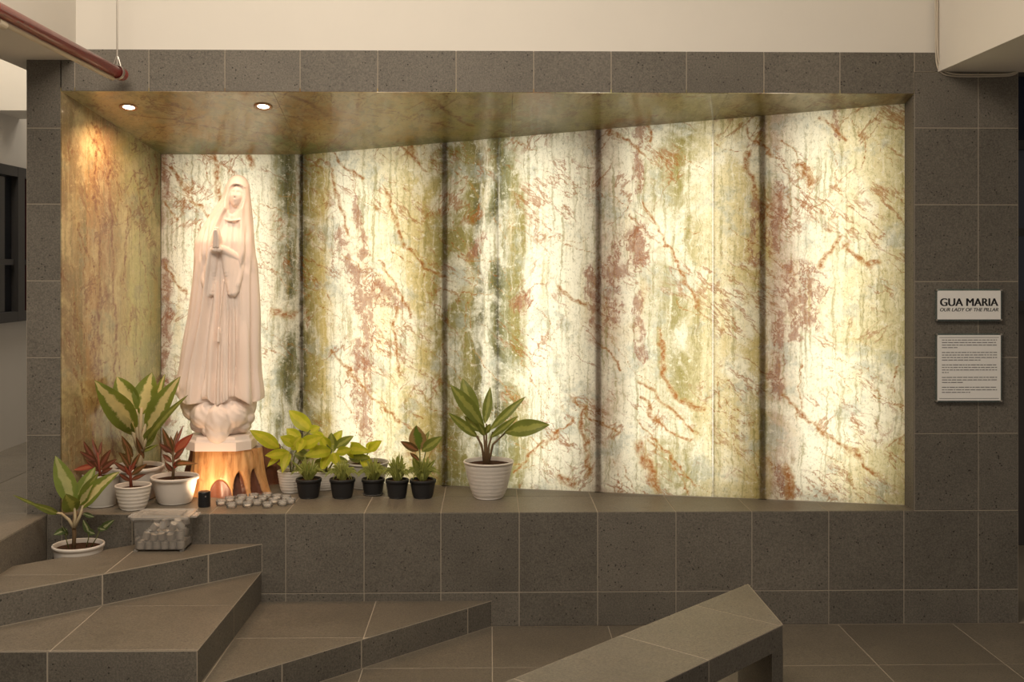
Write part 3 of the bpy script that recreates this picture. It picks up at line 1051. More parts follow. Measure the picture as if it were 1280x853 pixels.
M['blade'] = leaf_mat('spider_plant_blade', (0.42, 0.43, 0.12, 1), (0.24, 0.28, 0.06, 1), 0.4, 0.4)


def leaf_geo(B, T, w, bend=0.0, fold=0.25, roll=0.0, nv=10, shape=0.85, V=None, Fc=None, UV=None):
    V = [] if V is None else V
    Fc = [] if Fc is None else Fc
    UV = [] if UV is None else UV
    b = len(V)
    B, T = Vector(B), Vector(T)
    ax = T - B
    L = ax.length
    view = Vector((0.0, -1.0, 0.25))
    s = ax.cross(view)
    if s.length < 1e-4:
        s = Vector((1, 0, 0))
    s.normalize()
    nrm = s.cross(ax).normalized()
    if nrm.dot(view) < 0:
        nrm = -nrm
    R = Matrix.Rotation(roll, 3, ax.normalized())
    s, nrm = R @ s, R @ nrm
    nu = 4
    for k in range(nv + 1):
        t = k / nv
        wd = w * 0.5 * (math.sin(PI * t ** shape) ** 0.85) if 0 < t < 1 else 0.0
        wd = max(wd, w * 0.025)
        if k == nv:
            wd = w * 0.004
        c = B + ax * t + nrm * (bend * 4 * t * (1 - t)) + Vector((0, 0, 1)) * (abs(bend) * 0.2 * math.sin(PI * t))
        for i in range(nu + 1):
            u = -1 + 2 * i / nu
            wav = 0.05 * w * math.sin(9 * t + 2 * u) * abs(u)
            V.append(tuple(c + s * (u * wd) + nrm * (fold * wd * abs(u) + wav)))
            UV.append(((u + 1) / 2, t))
    for k in range(nv):
        for i in range(nu):
            q = b + k * (nu + 1) + i
            Fc.append((q, q + 1, q + nu + 2, q + nu + 1))
    return V, Fc, UV


def leaf_obj(name, V, Fc, UV, mat, parent):
    o = mk(name, V, Fc, mat, parent, smooth=True)
    me = o.data
    ul = me.uv_layers.new(name='UVMap')
    li = np.empty(len(me.loops), np.int32)
    me.loops.foreach_get('vertex_index', li)
    ul.data.foreach_set('uv', np.array(UV, np.float32)[li].ravel())
    return o


def px2m(y):
    return (y + CAMD) / FPX


def pot_profile(r_top, r_bot, h, ribs=0, rim=0.006, rim_h=0.014, depth=0.03):
    pr = [(r_bot * 0.9, 0.0), (r_bot, 0.006)]
    n = 26
    for k in range(n + 1):
        t = k / n
        z = 0.006 + (h - rim_h - 0.006) * t
        r = r_bot + (r_top - rim - r_bot) * (t ** 0.72)
        if ribs:
            r += 0.0022 * (0.5 + 0.5 * math.cos(2 * PI * ribs * t)) if 0.08 < t < 0.97 else 0
        pr.append((r, z))
    pr += [(r_top, h - rim_h), (r_top + 0.001, h - 0.004), (r_top - 0.002, h), (r_top - 0.007, h), (r_top - 0.009, h - 0.004), (r_top - 0.012, h - depth - 0.01)]
    return pr


def make_pot(root, cx, cy, z0, r_top, r_bot, h, mat, ribs=0, rim=0.006, rim_h=0.014, bead=None, depth=0.022, part='pot'):
    pr = pot_profile(r_top, r_bot, h, ribs, rim, rim_h, depth)
    kt = len(pr) - 6
    rm = None
    if bead:
        rm = lambda a, k: (1 + bead[1] * (0.5 + 0.5 * math.cos(bead[0] * a))) if k >= kt and k < kt + 3 else 1.0
    V, Fc = lathe(pr, cx, cy, z0, 72 if bead else 48, rm)
    po = mk(part, V, Fc, mat, root, smooth=True)
    rs = r_top - 0.0105
    V, Fc = [], []
    for k, q in enumerate((1.0, 0.7, 0.4, 0.1)):
        for i in range(28):
            a = 2 * PI * i / 28
            V.append((cx + rs * q * math.cos(a), cy + rs * q * math.sin(a), z0 + h - depth + (0 if k == 0 else random.uniform(-0.002, 0.007))))
    for k in range(3):
        for i in range(28):
            j = (i + 1) % 28
            Fc.append((k * 28 + i, k * 28 + j, (k + 1) * 28 + j, (k + 1) * 28 + i))
    Fc.append(tuple(84 + i for i in range(28)))
    mk('soil', V, Fc, M['soil'], po, smooth=True)
    return po


def on_ledge(px, py):
    return onZ(px, py, PZ)


def potted(name, px, base_py, rim_w, base_w, rim_py, mat, label, z0=PZ, yc=None, group=None, **k):
    """pot centred at px; its front foot touches the ground at base_py; rim_w/base_w in pixels"""
    q = onZ(px, base_py, z0)
    rb = base_w / 2 * px2m(q.y)
    cy = q.y + rb * 0.97 if yc is None else yc
    sc = px2m(cy)
    c = onY(px, rim_py, cy)
    root = empty(name, (c.x, cy, z0))
    tag(root, label, 'plant', group)
    make_pot(root, c.x, cy, z0, rim_w / 2 * sc, base_w / 2 * sc, c.z - z0, mat, **k)
    return root, cy


def add_leaf(root, Y, b, t, wpx, mat, yb=0.0, yt=-0.03, bend=0.0, fold=0.25, roll=0.0, shape=0.85, stem=None, stem_from=None, sr=0.003):
    B, T = onY(b[0], b[1], Y + yb), onY(t[0], t[1], Y + yt)
    V, Fc, UV = leaf_geo(B, T, wpx * px2m(Y), bend, fold, roll, shape=shape)
    lf = leaf_obj('leaf', V, Fc, UV, M[mat], root)
    if stem_from is not None:
        S = onY(stem_from[0], stem_from[1], Y)
        inn = B + (T - B) * 0.06
        d = (T - B).normalized()
        V, Fc = tube(arc(S, inn, Vector((0, 0, 0.0)) + (d * -0.0)), [sr * 1.3] * 3 + [sr] * 4, 7)
        mk('petiole', V, Fc, M[stem or 'stem_green'], root, smooth=True)
    return lf


def stem_part(root, Y, pts, r0, r1, mat, name='stem'):
    P = [onY(x, y, Y) for x, y in pts]
    n_ = len(P)
    V, Fc = tube(P, [r0 + (r1 - r0) * i / (n_ - 1) for i in range(n_)], 9)
    return mk(name, V, Fc, M[mat], root, smooth=True)


# ------------------------------------------------------------------ bench
BZ, BT = 0.45, 0.095
bd = Vector((-0.69, -0.724, 0)).normalized()
b_far, b_near = Vector((1.136, -0.83, 0)), Vector((1.143, -1.39, 0))
BL = 2.4
b_far2, b_near2 = b_far + bd * BL, b_near + bd * BL
bench = empty('stone_bench', ((b_far + b_near) / 2 + bd * BL / 2))
tag(bench, 'dark stone tiled bench with angled end standing on the tiled floor', 'bench')


def quad_slab(name, ring, z0, z1, mat, parent):
    V = [(p.x, p.y, z0) for p in ring] + [(p.x, p.y, z1) for p in ring]
    Fc = [(3, 2, 1, 0), (4, 5, 6, 7)] + [(i, (i + 1) % 4, 4 + (i + 1) % 4, 4 + i) for i in range(4)]
    return mk(name, V, Fc, mat, parent)


ins = 0.0012
ccw = lambda r: r if area2([(p.x, p.y) for p in r]) > 0 else r[::-1]
e_in = (b_near - b_far).normalized()
ring = ccw([b_far + e_in * ins, b_near - e_in * ins, b_near2 - e_in * ins, b_far2 + e_in * ins])
quad_slab('core', ring, BZ - BT + 0.003, BZ - 0.0008, M['grout'], bench)
off = (b_near - b_far).dot(bd)
fj = [0.0, 0.42, 0.93, 1.53, 2.1, BL]
nj = [0.0] + [d - off for d in fj[1:-1]] + [BL]
for k in range(5):
    P4 = [b_far + bd * fj[k], b_far + bd * fj[k + 1], b_near + bd * nj[k + 1], b_near + bd * nj[k]]
    P4 = ccw(P4)
    prism('tile', [(p.x, p.y, BZ) for p in P4], (0, 0, 1), 0.015, M['stone_floor'], bench, inset=0.0024)
# fascia along the near and far long edges, ends
L2 = (b_near2 - b_near).length
riser_tiles(b_near2, b_near, BZ - BT, BZ - 0.001, [L2 - 0.53, L2 - 1.13, L2 - 1.7], M['stone'], bench)
riser_tiles(b_far, b_far2, BZ - BT, BZ - 0.001, [0.6, 1.2, 1.8], M['stone'], bench)
riser_tiles(b_near, b_far, BZ - BT, BZ - 0.001, [], M['stone'], bench)
for d0, d1 in ((0.0, 0.085), (BL - 0.085, BL)):
    r4 = ccw([b_far + bd * d0 + e_in * 0.002, b_near + bd * d0 - e_in * 0.002, b_near + bd * d1 - e_in * 0.002, b_far + bd * d1 + e_in * 0.002])
    V = [(p.x, p.y, 0.0) for p in r4] + [(p.x, p.y, BZ - BT + 0.002) for p in r4]
    Fc = [(3, 2, 1, 0), (4, 5, 6, 7)] + [(i, (i + 1) % 4, 4 + (i + 1) % 4, 4 + i) for i in range(4)]
    mk('leg', V, Fc, M['stone'], bench)

# ------------------------------------------------------------------ signs
SGY = -0.022


def sign(name, x0, y0, x1, y1, label):
    p, q = onY(x0, y1, SGY), onY(x1, y0, SGY)
    root = empty(name, ((p.x + q.x) / 2, SGY, p.z))
    tag(root, label, 'sign')
    m = 0.009
    V, Fc = boxgeo(p.x - m, q.x + m, SGY, SGY + 0.006, p.z - m, q.z + m)
    mk('acrylic_backing', V, Fc, M['acrylic'], root)
    V, Fc = boxgeo(p.x, q.x, SGY - 0.004, SGY - 0.0005, p.z, q.z)
    fo = mk('face', V, Fc, M['sign_white'], root)
    for x in (p.x - 0.003, q.x + 0.003):
        for z in (p.z - 0.003, q.z + 0.003):
            V, Fc = tube([(x, 0.001, z), (x, SGY - 0.006, z), (x, SGY - 0.008, z)], [0.0055, 0.0055, 0.004], 12)
            mk('standoff_bolt', V, Fc, M['steel'], root, smooth=False)
    return fo, p, q


def text_part(root, body, x0, x1, z0, z1, Y, shear=0.0, bold=0.0, name='lettering'):
    cu = bpy.data.curves.new('lettering', 'FONT')
    cu.body = body
    cu.size = 1.0
    cu.shear = shear
    cu.extrude = 0.0
    tmp = bpy.data.objects.new('tmp_text', cu)
    col.objects.link(tmp)
    bpy.context.view_layer.update()
    dg = bpy.context.evaluated_depsgraph_get()
    me0 = bpy.data.meshes.new_from_object(tmp.evaluated_get(dg))
    bpy.data.objects.remove(tmp)
    co = np.array([v.co[:] for v in me0.vertices])
    fs = [tuple(p.vertices) for p in me0.polygons]
    bpy.data.meshes.remove(me0)
    mn, mx = co.min(0), co.max(0)
    X = x0 + (co[:, 0] - mn[0]) / (mx[0] - mn[0]) * (x1 - x0)
    Z = z0 + (co[:, 1] - mn[1]) / (mx[1] - mn[1]) * (z1 - z0)
    n_ = len(co)
    V, F2 = [], []
    for k, dx in enumerate((-bold, 0.0, bold)):
        V += [(X[i] + dx, Y - 0.00005 * k, Z[i]) for i in range(n_)]
        F2 += [tuple(q_ + k * n_ for q_ in f) for f in fs]
    return mk(name, V, F2, M['ink'], root)


TY = SGY - 0.0046
sg, p, q = sign('name_sign', 1171.5, 363.5, 1250.5, 399.5, 'white sign reading GUA MARIA, OUR LADY OF THE PILLAR')
W1, H1 = q.x - p.x, q.z - p.z
text_part(sg, 'GUA MARIA', p.x + W1 * 0.045, q.x - W1 * 0.045, p.z + H1 * 0.465, p.z + H1 * 0.735, TY, 0, 0.0021)
text_part(sg, 'OUR LADY OF THE PILLAR', p.x + W1 * 0.04, q.x - W1 * 0.04, p.z + H1 * 0.28, p.z + H1 * 0.40, TY, 0.22, 0.0006)
sg, p, q = sign('text_sign', 1171.5, 419, 1250.5, 501, 'square white sign with five paragraphs of small grey print')
W1, H1 = q.x - p.x, q.z - p.z
for fz in (0.963, 0.032):
    V, Fc = boxgeo(p.x + W1 * 0.03, q.x - W1 * 0.03, TY - 0.0003, TY + 0.001, p.z + H1 * (fz - 0.003), p.z + H1 * (fz + 0.004))
    mk('rule', V, Fc, M['ink_grey'], sg)
V, Fc = [], []
r_ = random.Random(4)
zc = 0.925
for para, last in ((4, 0.28), (4, 0.70), (4, 0.12), (3, 0.40), (3, 0.52)):
    for ln in range(para):
        x, end = 0.07, (0.94 if ln < para - 1 else 0.07 + 0.87 * last)
        while x < end - 0.01:
            wl = min(r_.uniform(0.025, 0.09), end - x)
            boxgeo(p.x + W1 * x, p.x + W1 * (x + wl), TY - 0.0002, TY + 0.001, p.z + H1 * (zc - 0.006), p.z + H1 * (zc + 0.006), V, Fc)
            x += wl + 0.012
        zc -= 0.0385
    zc -= 0.036
mk('small_print', V, Fc, M['ink_grey'], sg)['kind'] = 'stuff'

# ------------------------------------------------------------------ red pipe, conduit, cables
pe = onY(150, 92, -0.12)
pipe = empty('sprinkler_pipe', (pe.x, pe.y, pe.z))
tag(pipe, 'red painted pipe hung from a thin rod below the cream beam', 'pipe')
R_P = 0.028
V, Fc = tube([(pe.x, -0.10, pe.z), (pe.x, -4.3, pe.z)], R_P, 24)
mk('pipe', V, Fc, M['red_paint'], pipe, smooth=True)
V, Fc = tube([(pe.x, -0.092, pe.z), (pe.x, -0.165, pe.z)], R_P + 0.005, 24)
mk('end_cap', V, Fc, M['red_paint'], pipe)
V, Fc = tube([(pe.x, -1.55, pe.z), (pe.x, -1.62, pe.z)], R_P + 0.005, 24)
mk('coupling', V, Fc, M['red_paint'], pipe)
V, Fc = [], []
for k in range(25):
    a = 2 * PI * k / 24
    for y in (-0.175, -0.15):
        V.append((pe.x + (R_P + 0.008) * math.cos(a), y, pe.z + (R_P + 0.008) * math.sin(a)))
for k in range(24):
    Fc.append((2 * k, 2 * k + 1, 2 * k + 3, 2 * k + 2))
cp = mk('clamp', V, Fc, M['steel'], pipe)
sd = cp.modifiers.new('thickness', 'SOLIDIFY')
sd.thickness = 0.003
V, Fc = tube([(pe.x, -0.162, pe.z + R_P), (pe.x, -0.162, 4.6)], 0.004, 8)
mk('hanger_rod', V, Fc, M['steel'], pipe)
for s_ in (-1, 1):
    V, Fc = tube([(pe.x + s_ * 0.003, -0.162, pe.z + R_P + 0.05), (pe.x + s_ * 0.010, -0.162, pe.z + R_P + 0.03), (pe.x + s_ * (R_P * 0.75), -0.162, pe.z + 0.02)], 0.003, 6)
    mk('clamp_strap', V, Fc, M['steel'], pipe)
czz, cxx = pe.z - R_P - 0.009, pe.x - 0.012
V, Fc = tube([(cxx, -0.19, czz), (cxx, -4.3, czz)], 0.0105, 12)
mk('conduit', V, Fc, M['conduit'], pipe, smooth=True)['label'] = 'thin cream conduit under the red pipe'
V, Fc = tube([(cxx, -1.42, czz - 0.006), (cxx, -1.48, czz - 0.006)], 0.018, 14)
mk('conduit_joint', V, Fc, M['conduit'], pipe)

for k, (dx, dy) in enumerate(((0.0, 0.0), (1.7, 0.6))):
    pts = [(1169.5, -6), (1170, 40), (1169.8, 62), (1170.5, 78), (1173.5, 88.5), (1181, 93.5), (1194, 95.6), (1220, 95.8), (1256, 95.2), (1266, 94), (1272, 90.2)]
    if k:
        pts = [(1172, -6), (1171.4, 40), (1172, 62), (1173, 76), (1177, 87), (1186, 92.0), (1200, 93.2), (1222, 93.3), (1256, 93.0), (1265, 92), (1270, 90.0)]
    P3 = [onY(x, y, -0.006 - 0.012 * k) for x, y in pts]
    # smooth
    for it in range(2):
        Q = [P3[0]]
        for a, b in zip(P3[:-1], P3[1:]):
            Q += [a * 0.75 + b * 0.25, a * 0.25 + b * 0.75]
        P3 = Q + [P3[-1]]
    V, Fc = tube(P3, 0.0048, 8)
    o = mk('cable', V, Fc, M['cable'], None, smooth=True)
    tag(o, ('thin cream cable bent along the corner of the right beam', 'inner cream cable tucked against the edge of the right beam')[k], 'cable')

# ------------------------------------------------------------------ recessed downlights
M['lamp_glow'] = None
t = NT('downlight_glow')
em = t.n('Emission')
em.inputs[0].default_value = (1.0, 0.80, 0.55, 1)
em.inputs[1].default_value = 9.0
M['lamp_glow'] = t.done(em.outputs[0])
M['bezel'] = simple('copper_bezel', (0.45, 0.25, 0.14), 0.35, 0.5, metal=0.4)
cn = Vector((0, (ZF - 2.512) / 0.90, 1)).normalized()     # ceiling normal (up)
tilt = math.atan((ZF - 2.512) / 0.90)


def downlight(px, py, target, label, power, ang):
    q = onP(px, py, (0, 0, ZF), cn)
    root = empty('downlight', tuple(q))
    tag(root, label, 'lamp')
    ux, uy = Vector((1, 0, 0)), Vector((0, cn.z, -cn.y))
    V, Fc = [], []
    prof = [(0.048, 0.0), (0.048, -0.005), (0.040, -0.006), (0.029, 0.0)]
    n = 32
    for r, z in prof:
        for i in range(n):
            a = 2 * PI * i / n
            V.append(tuple(q + ux * (r * math.cos(a)) + uy * (r * math.sin(a)) + cn * z))
    for k in range(3):
        for i in range(n):
            j = (i + 1) % n
            Fc.append((k * n + i, (k + 1) * n + i, (k + 1) * n + j, k * n + j))
    mk('bezel', V, Fc, M['bezel'], root, smooth=True)
    V = [tuple(q + ux * (0.030 * math.cos(2 * PI * i / n)) + uy * (0.030 * math.sin(2 * PI * i / n)) - cn * 0.0015) for i in range(n)]
    mk('bulb_face', V, [tuple(range(n - 1, -1, -1))], M['lamp_glow'], root)
    l = bpy.data.lights.new('downlight_beam', 'SPOT')
    l.energy = power
    l.color = (1.0, 0.64, 0.40)
    l.spot_size = math.radians(ang)
    l.spot_blend = 1.0
    l.shadow_soft_size = 0.03
    o = bpy.data.objects.new('downlight_beam', l)
    o.location = tuple(q - cn * 0.012)
    o.rotation_euler = (Vector(target) - Vector(o.location)).to_track_quat('-Z', 'Y').to_euler()
    col.objects.link(o)


downlight(161, 134, (-1.98, 0.42, PZ), 'recessed downlight in the onyx ceiling close to the side wall', 34, 150)
downlight(329, 133, (-1.55, 0.35, PZ), 'recessed downlight in the onyx ceiling above and beside the statue', 27, 100)

# ------------------------------------------------------------------ statue on a tree stump
SY0 = 0.53                                   # statue axis depth
SC = px2m(SY0)
sx = lambda px: onY(px, 400, SY0).x
sz = lambda py: CAMH - (py - HYP) * SC


def sstep(a, b, x):
    t_ = np.clip((x - a) / (b - a), 0, 1)
    return t_ * t_ * (3 - 2 * t_)


def ellipsoid(c, r, V, Fc, n=20, m=14, rot=None, disp=None):
    b = len(V)
    for k in range(m + 1):
        th = PI * k / m
        for i in range(n):
            a = 2 * PI * i / n
            d = Vector((math.sin(th) * math.cos(a), math.sin(th) * math.sin(a), math.cos(th)))
            f = 1.0 + (disp(d) if disp else 0)
            p = Vector((d.x * r[0] * f, d.y * r[1] * f, d.z * r[2] * f))
            if rot is not None:
                p = rot @ p
            V.append((c[0] + p.x, c[1] + p.y, c[2] + p.z))
    for k in range(m):
        for i in range(n):
            j = (i + 1) % n
            Fc.append((b + k * n + i, b + (k + 1) * n + i, b + (k + 1) * n + j, b + k * n + j))


def capsule(p, q, r0, r1, V, Fc, n=12):
    p, q = Vector(p), Vector(q)
    d = (q - p).normalized()
    pts, rad = [], []
    for k in range(5):
        a = PI / 2 * k / 4
        pts.append(p - d * r0 * math.cos(a))
        rad.append(max(r0 * math.sin(a), 1e-4))
    for k in range(5):
        a = PI / 2 * k / 4
        pts.append(q + d * r1 * math.sin(a))
        rad.append(max(r1 * math.cos(a), 1e-4))
    tube(pts, rad, n, V, Fc)


statue = empty('statue', (sx(278), SY0, sz(558)))
tag(statue, 'white statue of a veiled woman praying, standing on a cloud base upon a tree stump', 'statue')

# silhouette rows: y, left, right, half depth, centre offset forward
rows = np.array([
    (219.6, 297, 301, 0.010, 0.015), (221.5, 292.5, 306, 0.045, 0.015), (225, 289, 310, 0.065, 0.015), (233, 285, 313.3, 0.082, 0.02),
    (247, 281, 314.3, 0.095, 0.02), (261, 270, 315.8, 0.100, 0.018), (268, 265, 316.5, 0.104, 0.014), (275, 260.5, 317.5, 0.110, 0.012),
    (291, 252, 319.5, 0.122, 0.02), (303, 247.5, 320.5, 0.130, 0.03), (320, 246.5, 321.5, 0.134, 0.03), (352, 243.5, 323, 0.132, 0.02),
    (398, 237.5, 325.5, 0.138, 0.012), (430, 231.5, 326.8, 0.145, 0.008), (459, 226.5, 328, 0.155, 0.0), (480, 223.5, 328.6, 0.160, 0.0),
    (490, 223.0, 328.8, 0.162, 0.0), (497.5, 224, 328.5, 0.162, 0.0)])
NZ, NA = 300, 288
yy = np.concatenate([np.linspace(219.6, 235, 40), np.linspace(235, 497.5, NZ - 39)[1:]])
Lp = np.interp(yy, rows[:, 0], rows[:, 1])
Rp = np.interp(yy, rows[:, 0], rows[:, 2])
Bh = np.interp(yy, rows[:, 0], rows[:, 3])
Cf = np.interp(yy, rows[:, 0], rows[:, 4])
ker = np.ones(7) / 7
for arr in (Lp, Rp, Bh, Cf):
    pad = np.concatenate([[arr[0]] * 3, arr, [arr[-1]] * 3])
    arr[12:] = np.convolve(pad, ker, 'valid')[12:]
phi = np.linspace(-PI, PI, NA, endpoint=False)
PH, YY = np.meshgrid(phi, yy)
A_ = ((Rp - Lp) / 2 * SC)[:, None] * np.ones_like(PH)
CXs = ((Lp + Rp) / 2)[:, None]
B_ = Bh[:, None]
front = np.cos(PH)
xpx = CXs + (A_ / SC) * np.sin(PH)                   # approx. pixel column of each point
# mantle opening
ol = np.interp(yy, [255, 262, 270, 282, 300, 330, 360, 400, 440, 470, 497], [292, 289, 284, 279, 274, 272, 268, 262, 256, 252, 250])[:, None]
orr = np.interp(yy, [255, 262, 270, 290, 330, 360, 400, 440, 497], [307, 307, 306.5, 307.5, 309, 309.5, 309, 308, 307])[:, None]
infront = (front > 0.0)
edge = 2.2
mid_body = sstep(256, 264, YY)
dress = sstep(0, edge, xpx - ol) * sstep(0, edge, orr - xpx) * infront * mid_body
low = sstep(285, 480, YY)
# mantle folds: long ridges spreading towards the hem
ub = np.sin(PH) * (1.0 + 0.25 * (1 - low))
fold_m = np.zeros_like(PH)
for f_, ph, am in ((11, 0.4, 1.0), (17, 1.7, 0.7), (29, 0.6, 0.35)):
    wob = 0.35 * np.sin(YY * 0.021 + ph * 3)
    s_ = np.sin(f_ * ub * 1.0 + ph + wob + 0.25 * PH)
    fold_m += am * (np.sign(s_) * np.abs(s_) ** 0.55)
fold_m /= 2.05
rho = 1.0 + fold_m * (0.012 + 0.075 * low) * sstep(262, 300, YY) * (0.35 + 0.65 * np.abs(front))
# veil lines on the hood and shoulders
rho += 0.022 * np.sin(22 * np.sin(PH) + 0.05 * YY) * sstep(240, 262, YY) * (1 - sstep(300, 340, YY))
# dress: recessed, pleated
pleat = np.sin((xpx - 290) * (0.95 - 0.38 * low) + 0.3 * np.sin(YY * 0.03)) * (0.016 + 0.034 * low) + 0.030 * np.sin((xpx - 286) * 0.33 + 1.0) * low
rd = 0.80 + 0.05 * low + pleat
# bust / belt shaping
rd += 0.05 * np.exp(-((YY - 300) / 16.0) ** 2) - 0.02 * np.exp(-((YY - 330) / 10.0) ** 2)
rd += 0.012 * np.exp(-((YY - 331) / 2.2) ** 2)
ridge = np.exp(-((xpx - ol + 1.5) / 2.6) ** 2) + np.exp(-((xpx - orr - 1.5) / 2.6) ** 2)
rho = rho + 0.045 * ridge * infront * mid_body * (1 - dress)
rho = rho * (1 - dress) + rd * dress
# drapery creases (pixel column at given rows, depth, width)
for pts_, dep_, wd_ in ((((266, 316), (255, 400), (236, 486)), 0.15, 2.3), (((274, 338), (266, 400), (257, 492)), 0.12, 2.0), (((291, 372), (292, 496)), 0.08, 1.8), (((299, 370), (297.5, 496)), 0.08, 1.6),
                        (((311.5, 318), (310, 400), (304.5, 496)), 0.14, 2.6), (((318.5, 318), (321, 492)), 0.12, 1.6), (((250, 326), (231, 478)), 0.09, 1.6), (((282, 352), (277, 496)), 0.08, 1.7),
                        (((262, 284), (259, 316)), 0.07, 1.5), (((313, 280), (315, 330)), 0.08, 1.5), (((269, 272), (266, 306)), 0.06, 1.3), (((247, 430), (241, 492)), 0.08, 1.6), (((286, 420), (286, 496)), 0.06, 1.4)):
    ys_ = [q_[1] for q_ in pts_]
    xc_ = np.interp(yy, ys_, [q_[0] for q_ in pts_])[:, None]
    ends_ = sstep(ys_[0] - 6, ys_[0] + 20, YY) * (1 - sstep(ys_[-1] + 2, ys_[-1] + 14, YY))
    g_ = np.exp(-((xpx - xc_) / wd_) ** 2) - 0.45 * np.exp(-((xpx - xc_ - 3.2 * wd_ * 0.8) / (1.4 * wd_)) ** 2)
    rho = rho - dep_ * g_ * ends_ * infront
rho += 0.06 * sstep(455, 497, YY)
# hood opening around the face
fx, fy = 299.6 - (YY - 247) * 0.10, 250.5
dfc = np.sqrt(((xpx - fx) / 9.9) ** 2 + ((YY - fy) / 19.0) ** 2)
hood = (1 - sstep(0.88, 1.10, dfc)) * infront
lip = np.exp(-((dfc - 1.16) / 0.13) ** 2) * infront
rho = rho + 0.03 * lip * (1 - sstep(258, 268, YY))
rho = rho * (1 - hood) + 0.50 * hood
# wavy hem
hem = 9.0 * np.sin(9 * np.sin(PH) + 0.6) + 2.5 * np.sin(17 * np.sin(PH) + 2)
yhem = YY + hem * sstep(470, 497, YY) * 0.6
Xs = np.array([[onY(400, 400, SY0).x]]) + (CXs - 400) * SC + A_ * rho * np.sin(PH)
Ys = SY0 - Cf[:, None] - B_ * rho * np.cos(PH)
Zs = CAMH - (yhem - HYP) * SC
V = np.stack([Xs, Ys, Zs], 2).reshape(-1, 3).tolist()
Fc = []
nr = len(yy)
for k in range(nr - 1):
    for i in range(NA):
        j = (i + 1) % NA
        Fc.append((k * NA + i, (k + 1) * NA + i, (k + 1) * NA + j, k * NA + j))
Fc.append(tuple(range(NA - 1, -1, -1))[::-1])
Fc.append(tuple((nr - 1) * NA + i for i in range(NA))[::-1])


def face_disp(d):
    # d: unit direction, face looks towards -Y
    if d.y > 0.2:
        return 0.0
    x, z = d.x, d.z
    g = lambda x0, z0, wx, wz: math.exp(-((x - x0) / wx) ** 2 - ((z - z0) / wz) ** 2)
    f = 0.0
    f += 0.15 * g(0, -0.16, 0.15, 0.13) + 0.10 * g(0, 0.08, 0.11, 0.22)
    f -= 0.13 * (g(-0.36, 0.13, 0.2, 0.11) + g(0.36, 0.13, 0.2, 0.11))
    f += 0.06 * (g(-0.36, 0.12, 0.12, 0.05) + g(0.36, 0.12, 0.12, 0.05))
    f += 0.05 * g(0, 0.33, 0.55, 0.08)
    f += 0.10 * g(0, -0.46, 0.2, 0.05) + 0.08 * g(0, -0.57, 0.16, 0.05) - 0.05 * g(0, -0.51, 0.25, 0.025)
    f += 0.12 * g(0, -0.8, 0.25, 0.14)
    f += 0.05 * (g(-0.55, -0.2, 0.25, 0.25) + g(0.55, -0.2, 0.25, 0.25))
    return f


rt = Matrix.Rotation(math.radians(7), 3, 'Y') @ Matrix.Rotation(math.radians(-10), 3, 'X')
fc = (sx(299.3), SY0 - 0.052, sz(246.2))
ellipsoid(fc, (0.040, 0.056, 0.066), V, Fc, 64, 56, rt, face_disp)
# neck and collar
capsule((sx(297), SY0 - 0.035, sz(258)), (sx(296), SY0 - 0.04, sz(272)), 0.030, 0.036, V, Fc, 20)
for k in range(9):
    t_ = k / 8
    px_ = 285.5 + 20 * t_
    ellipsoid((sx(px_), SY0 - 0.088 - 0.026 * math.sin(PI * t_), sz(275 + 2.3 * math.sin(PI * t_))), (0.012, 0.009, 0.0065), V, Fc, 10, 8)
# hair band under the veil
for k in range(9):
    a = -1.0 + 2.0 * k / 8
    ellipsoid((sx(300.2 + 10.2 * math.sin(a)), SY0 - 0.075 - 0.018 * math.cos(a * 1.4), sz(240 - 8.5 * math.cos(a))), (0.010, 0.008, 0.007), V, Fc, 10, 8)
# forearms inside wide sleeves and the hanging sleeve ends
hx, hy = 281.0, SY0 - 0.185
capsule((sx(259), SY0 - 0.072, sz(327)), (sx(277.5), hy + 0.03, sz(312)), 0.036, 0.022, V, Fc, 16)
capsule((sx(307), SY0 - 0.072, sz(328)), (sx(285.5), hy + 0.03, sz(312)), 0.036, 0.022, V, Fc, 16)
for ex, ey, wx, wy, ends in ((259, 330, 277, 313, ((262, 352), (265, 362), (268, 368), (271, 366), (274, 345), (276, 328))),
                             (307, 332, 287, 313, ((304, 352), (302, 362), (299, 367), (295, 366), (291, 345), (288, 328)))):
    xe, ye = [q_[0] for q_ in ends], [q_[1] for q_ in ends]
    for i_ in range(23):
        t_ = i_ / 22
        bx_, by_ = np.interp(t_ * 5, range(6), xe), np.interp(t_ * 5, range(6), ye)
        p_ = (sx(ex + (wx - ex) * t_), SY0 - 0.092 - 0.05 * t_, sz(ey + (wy - ey) * t_))
        q_ = (sx(bx_), SY0 - 0.118 - 0.014 * t_ - 0.003 * math.sin(i_ * 1.05), sz(by_))
        capsule(p_, q_, 0.020, 0.016, V, Fc, 12)
# cord with tassel
capsule((sx(287), SY0 - 0.140, sz(350)), (sx(281.5), SY0 - 0.148, sz(408)), 0.0045, 0.0045, V, Fc, 8)
capsule((sx(281.5), SY0 - 0.150, sz(409)), (sx(281), SY0 - 0.151, sz(424)), 0.0065, 0.010, V, Fc, 10)
fig = mk('figure', V, Fc, M['statue'], statue, smooth=True)
rm = fig.modifiers.new('remesh', 'REMESH')
rm.mode = 'VOXEL'
rm.voxel_size = 0.0032
rm.use_smooth_shade = True
sm = fig.modifiers.new('smooth', 'SMOOTH')
sm.factor = 0.5
sm.iterations = 1
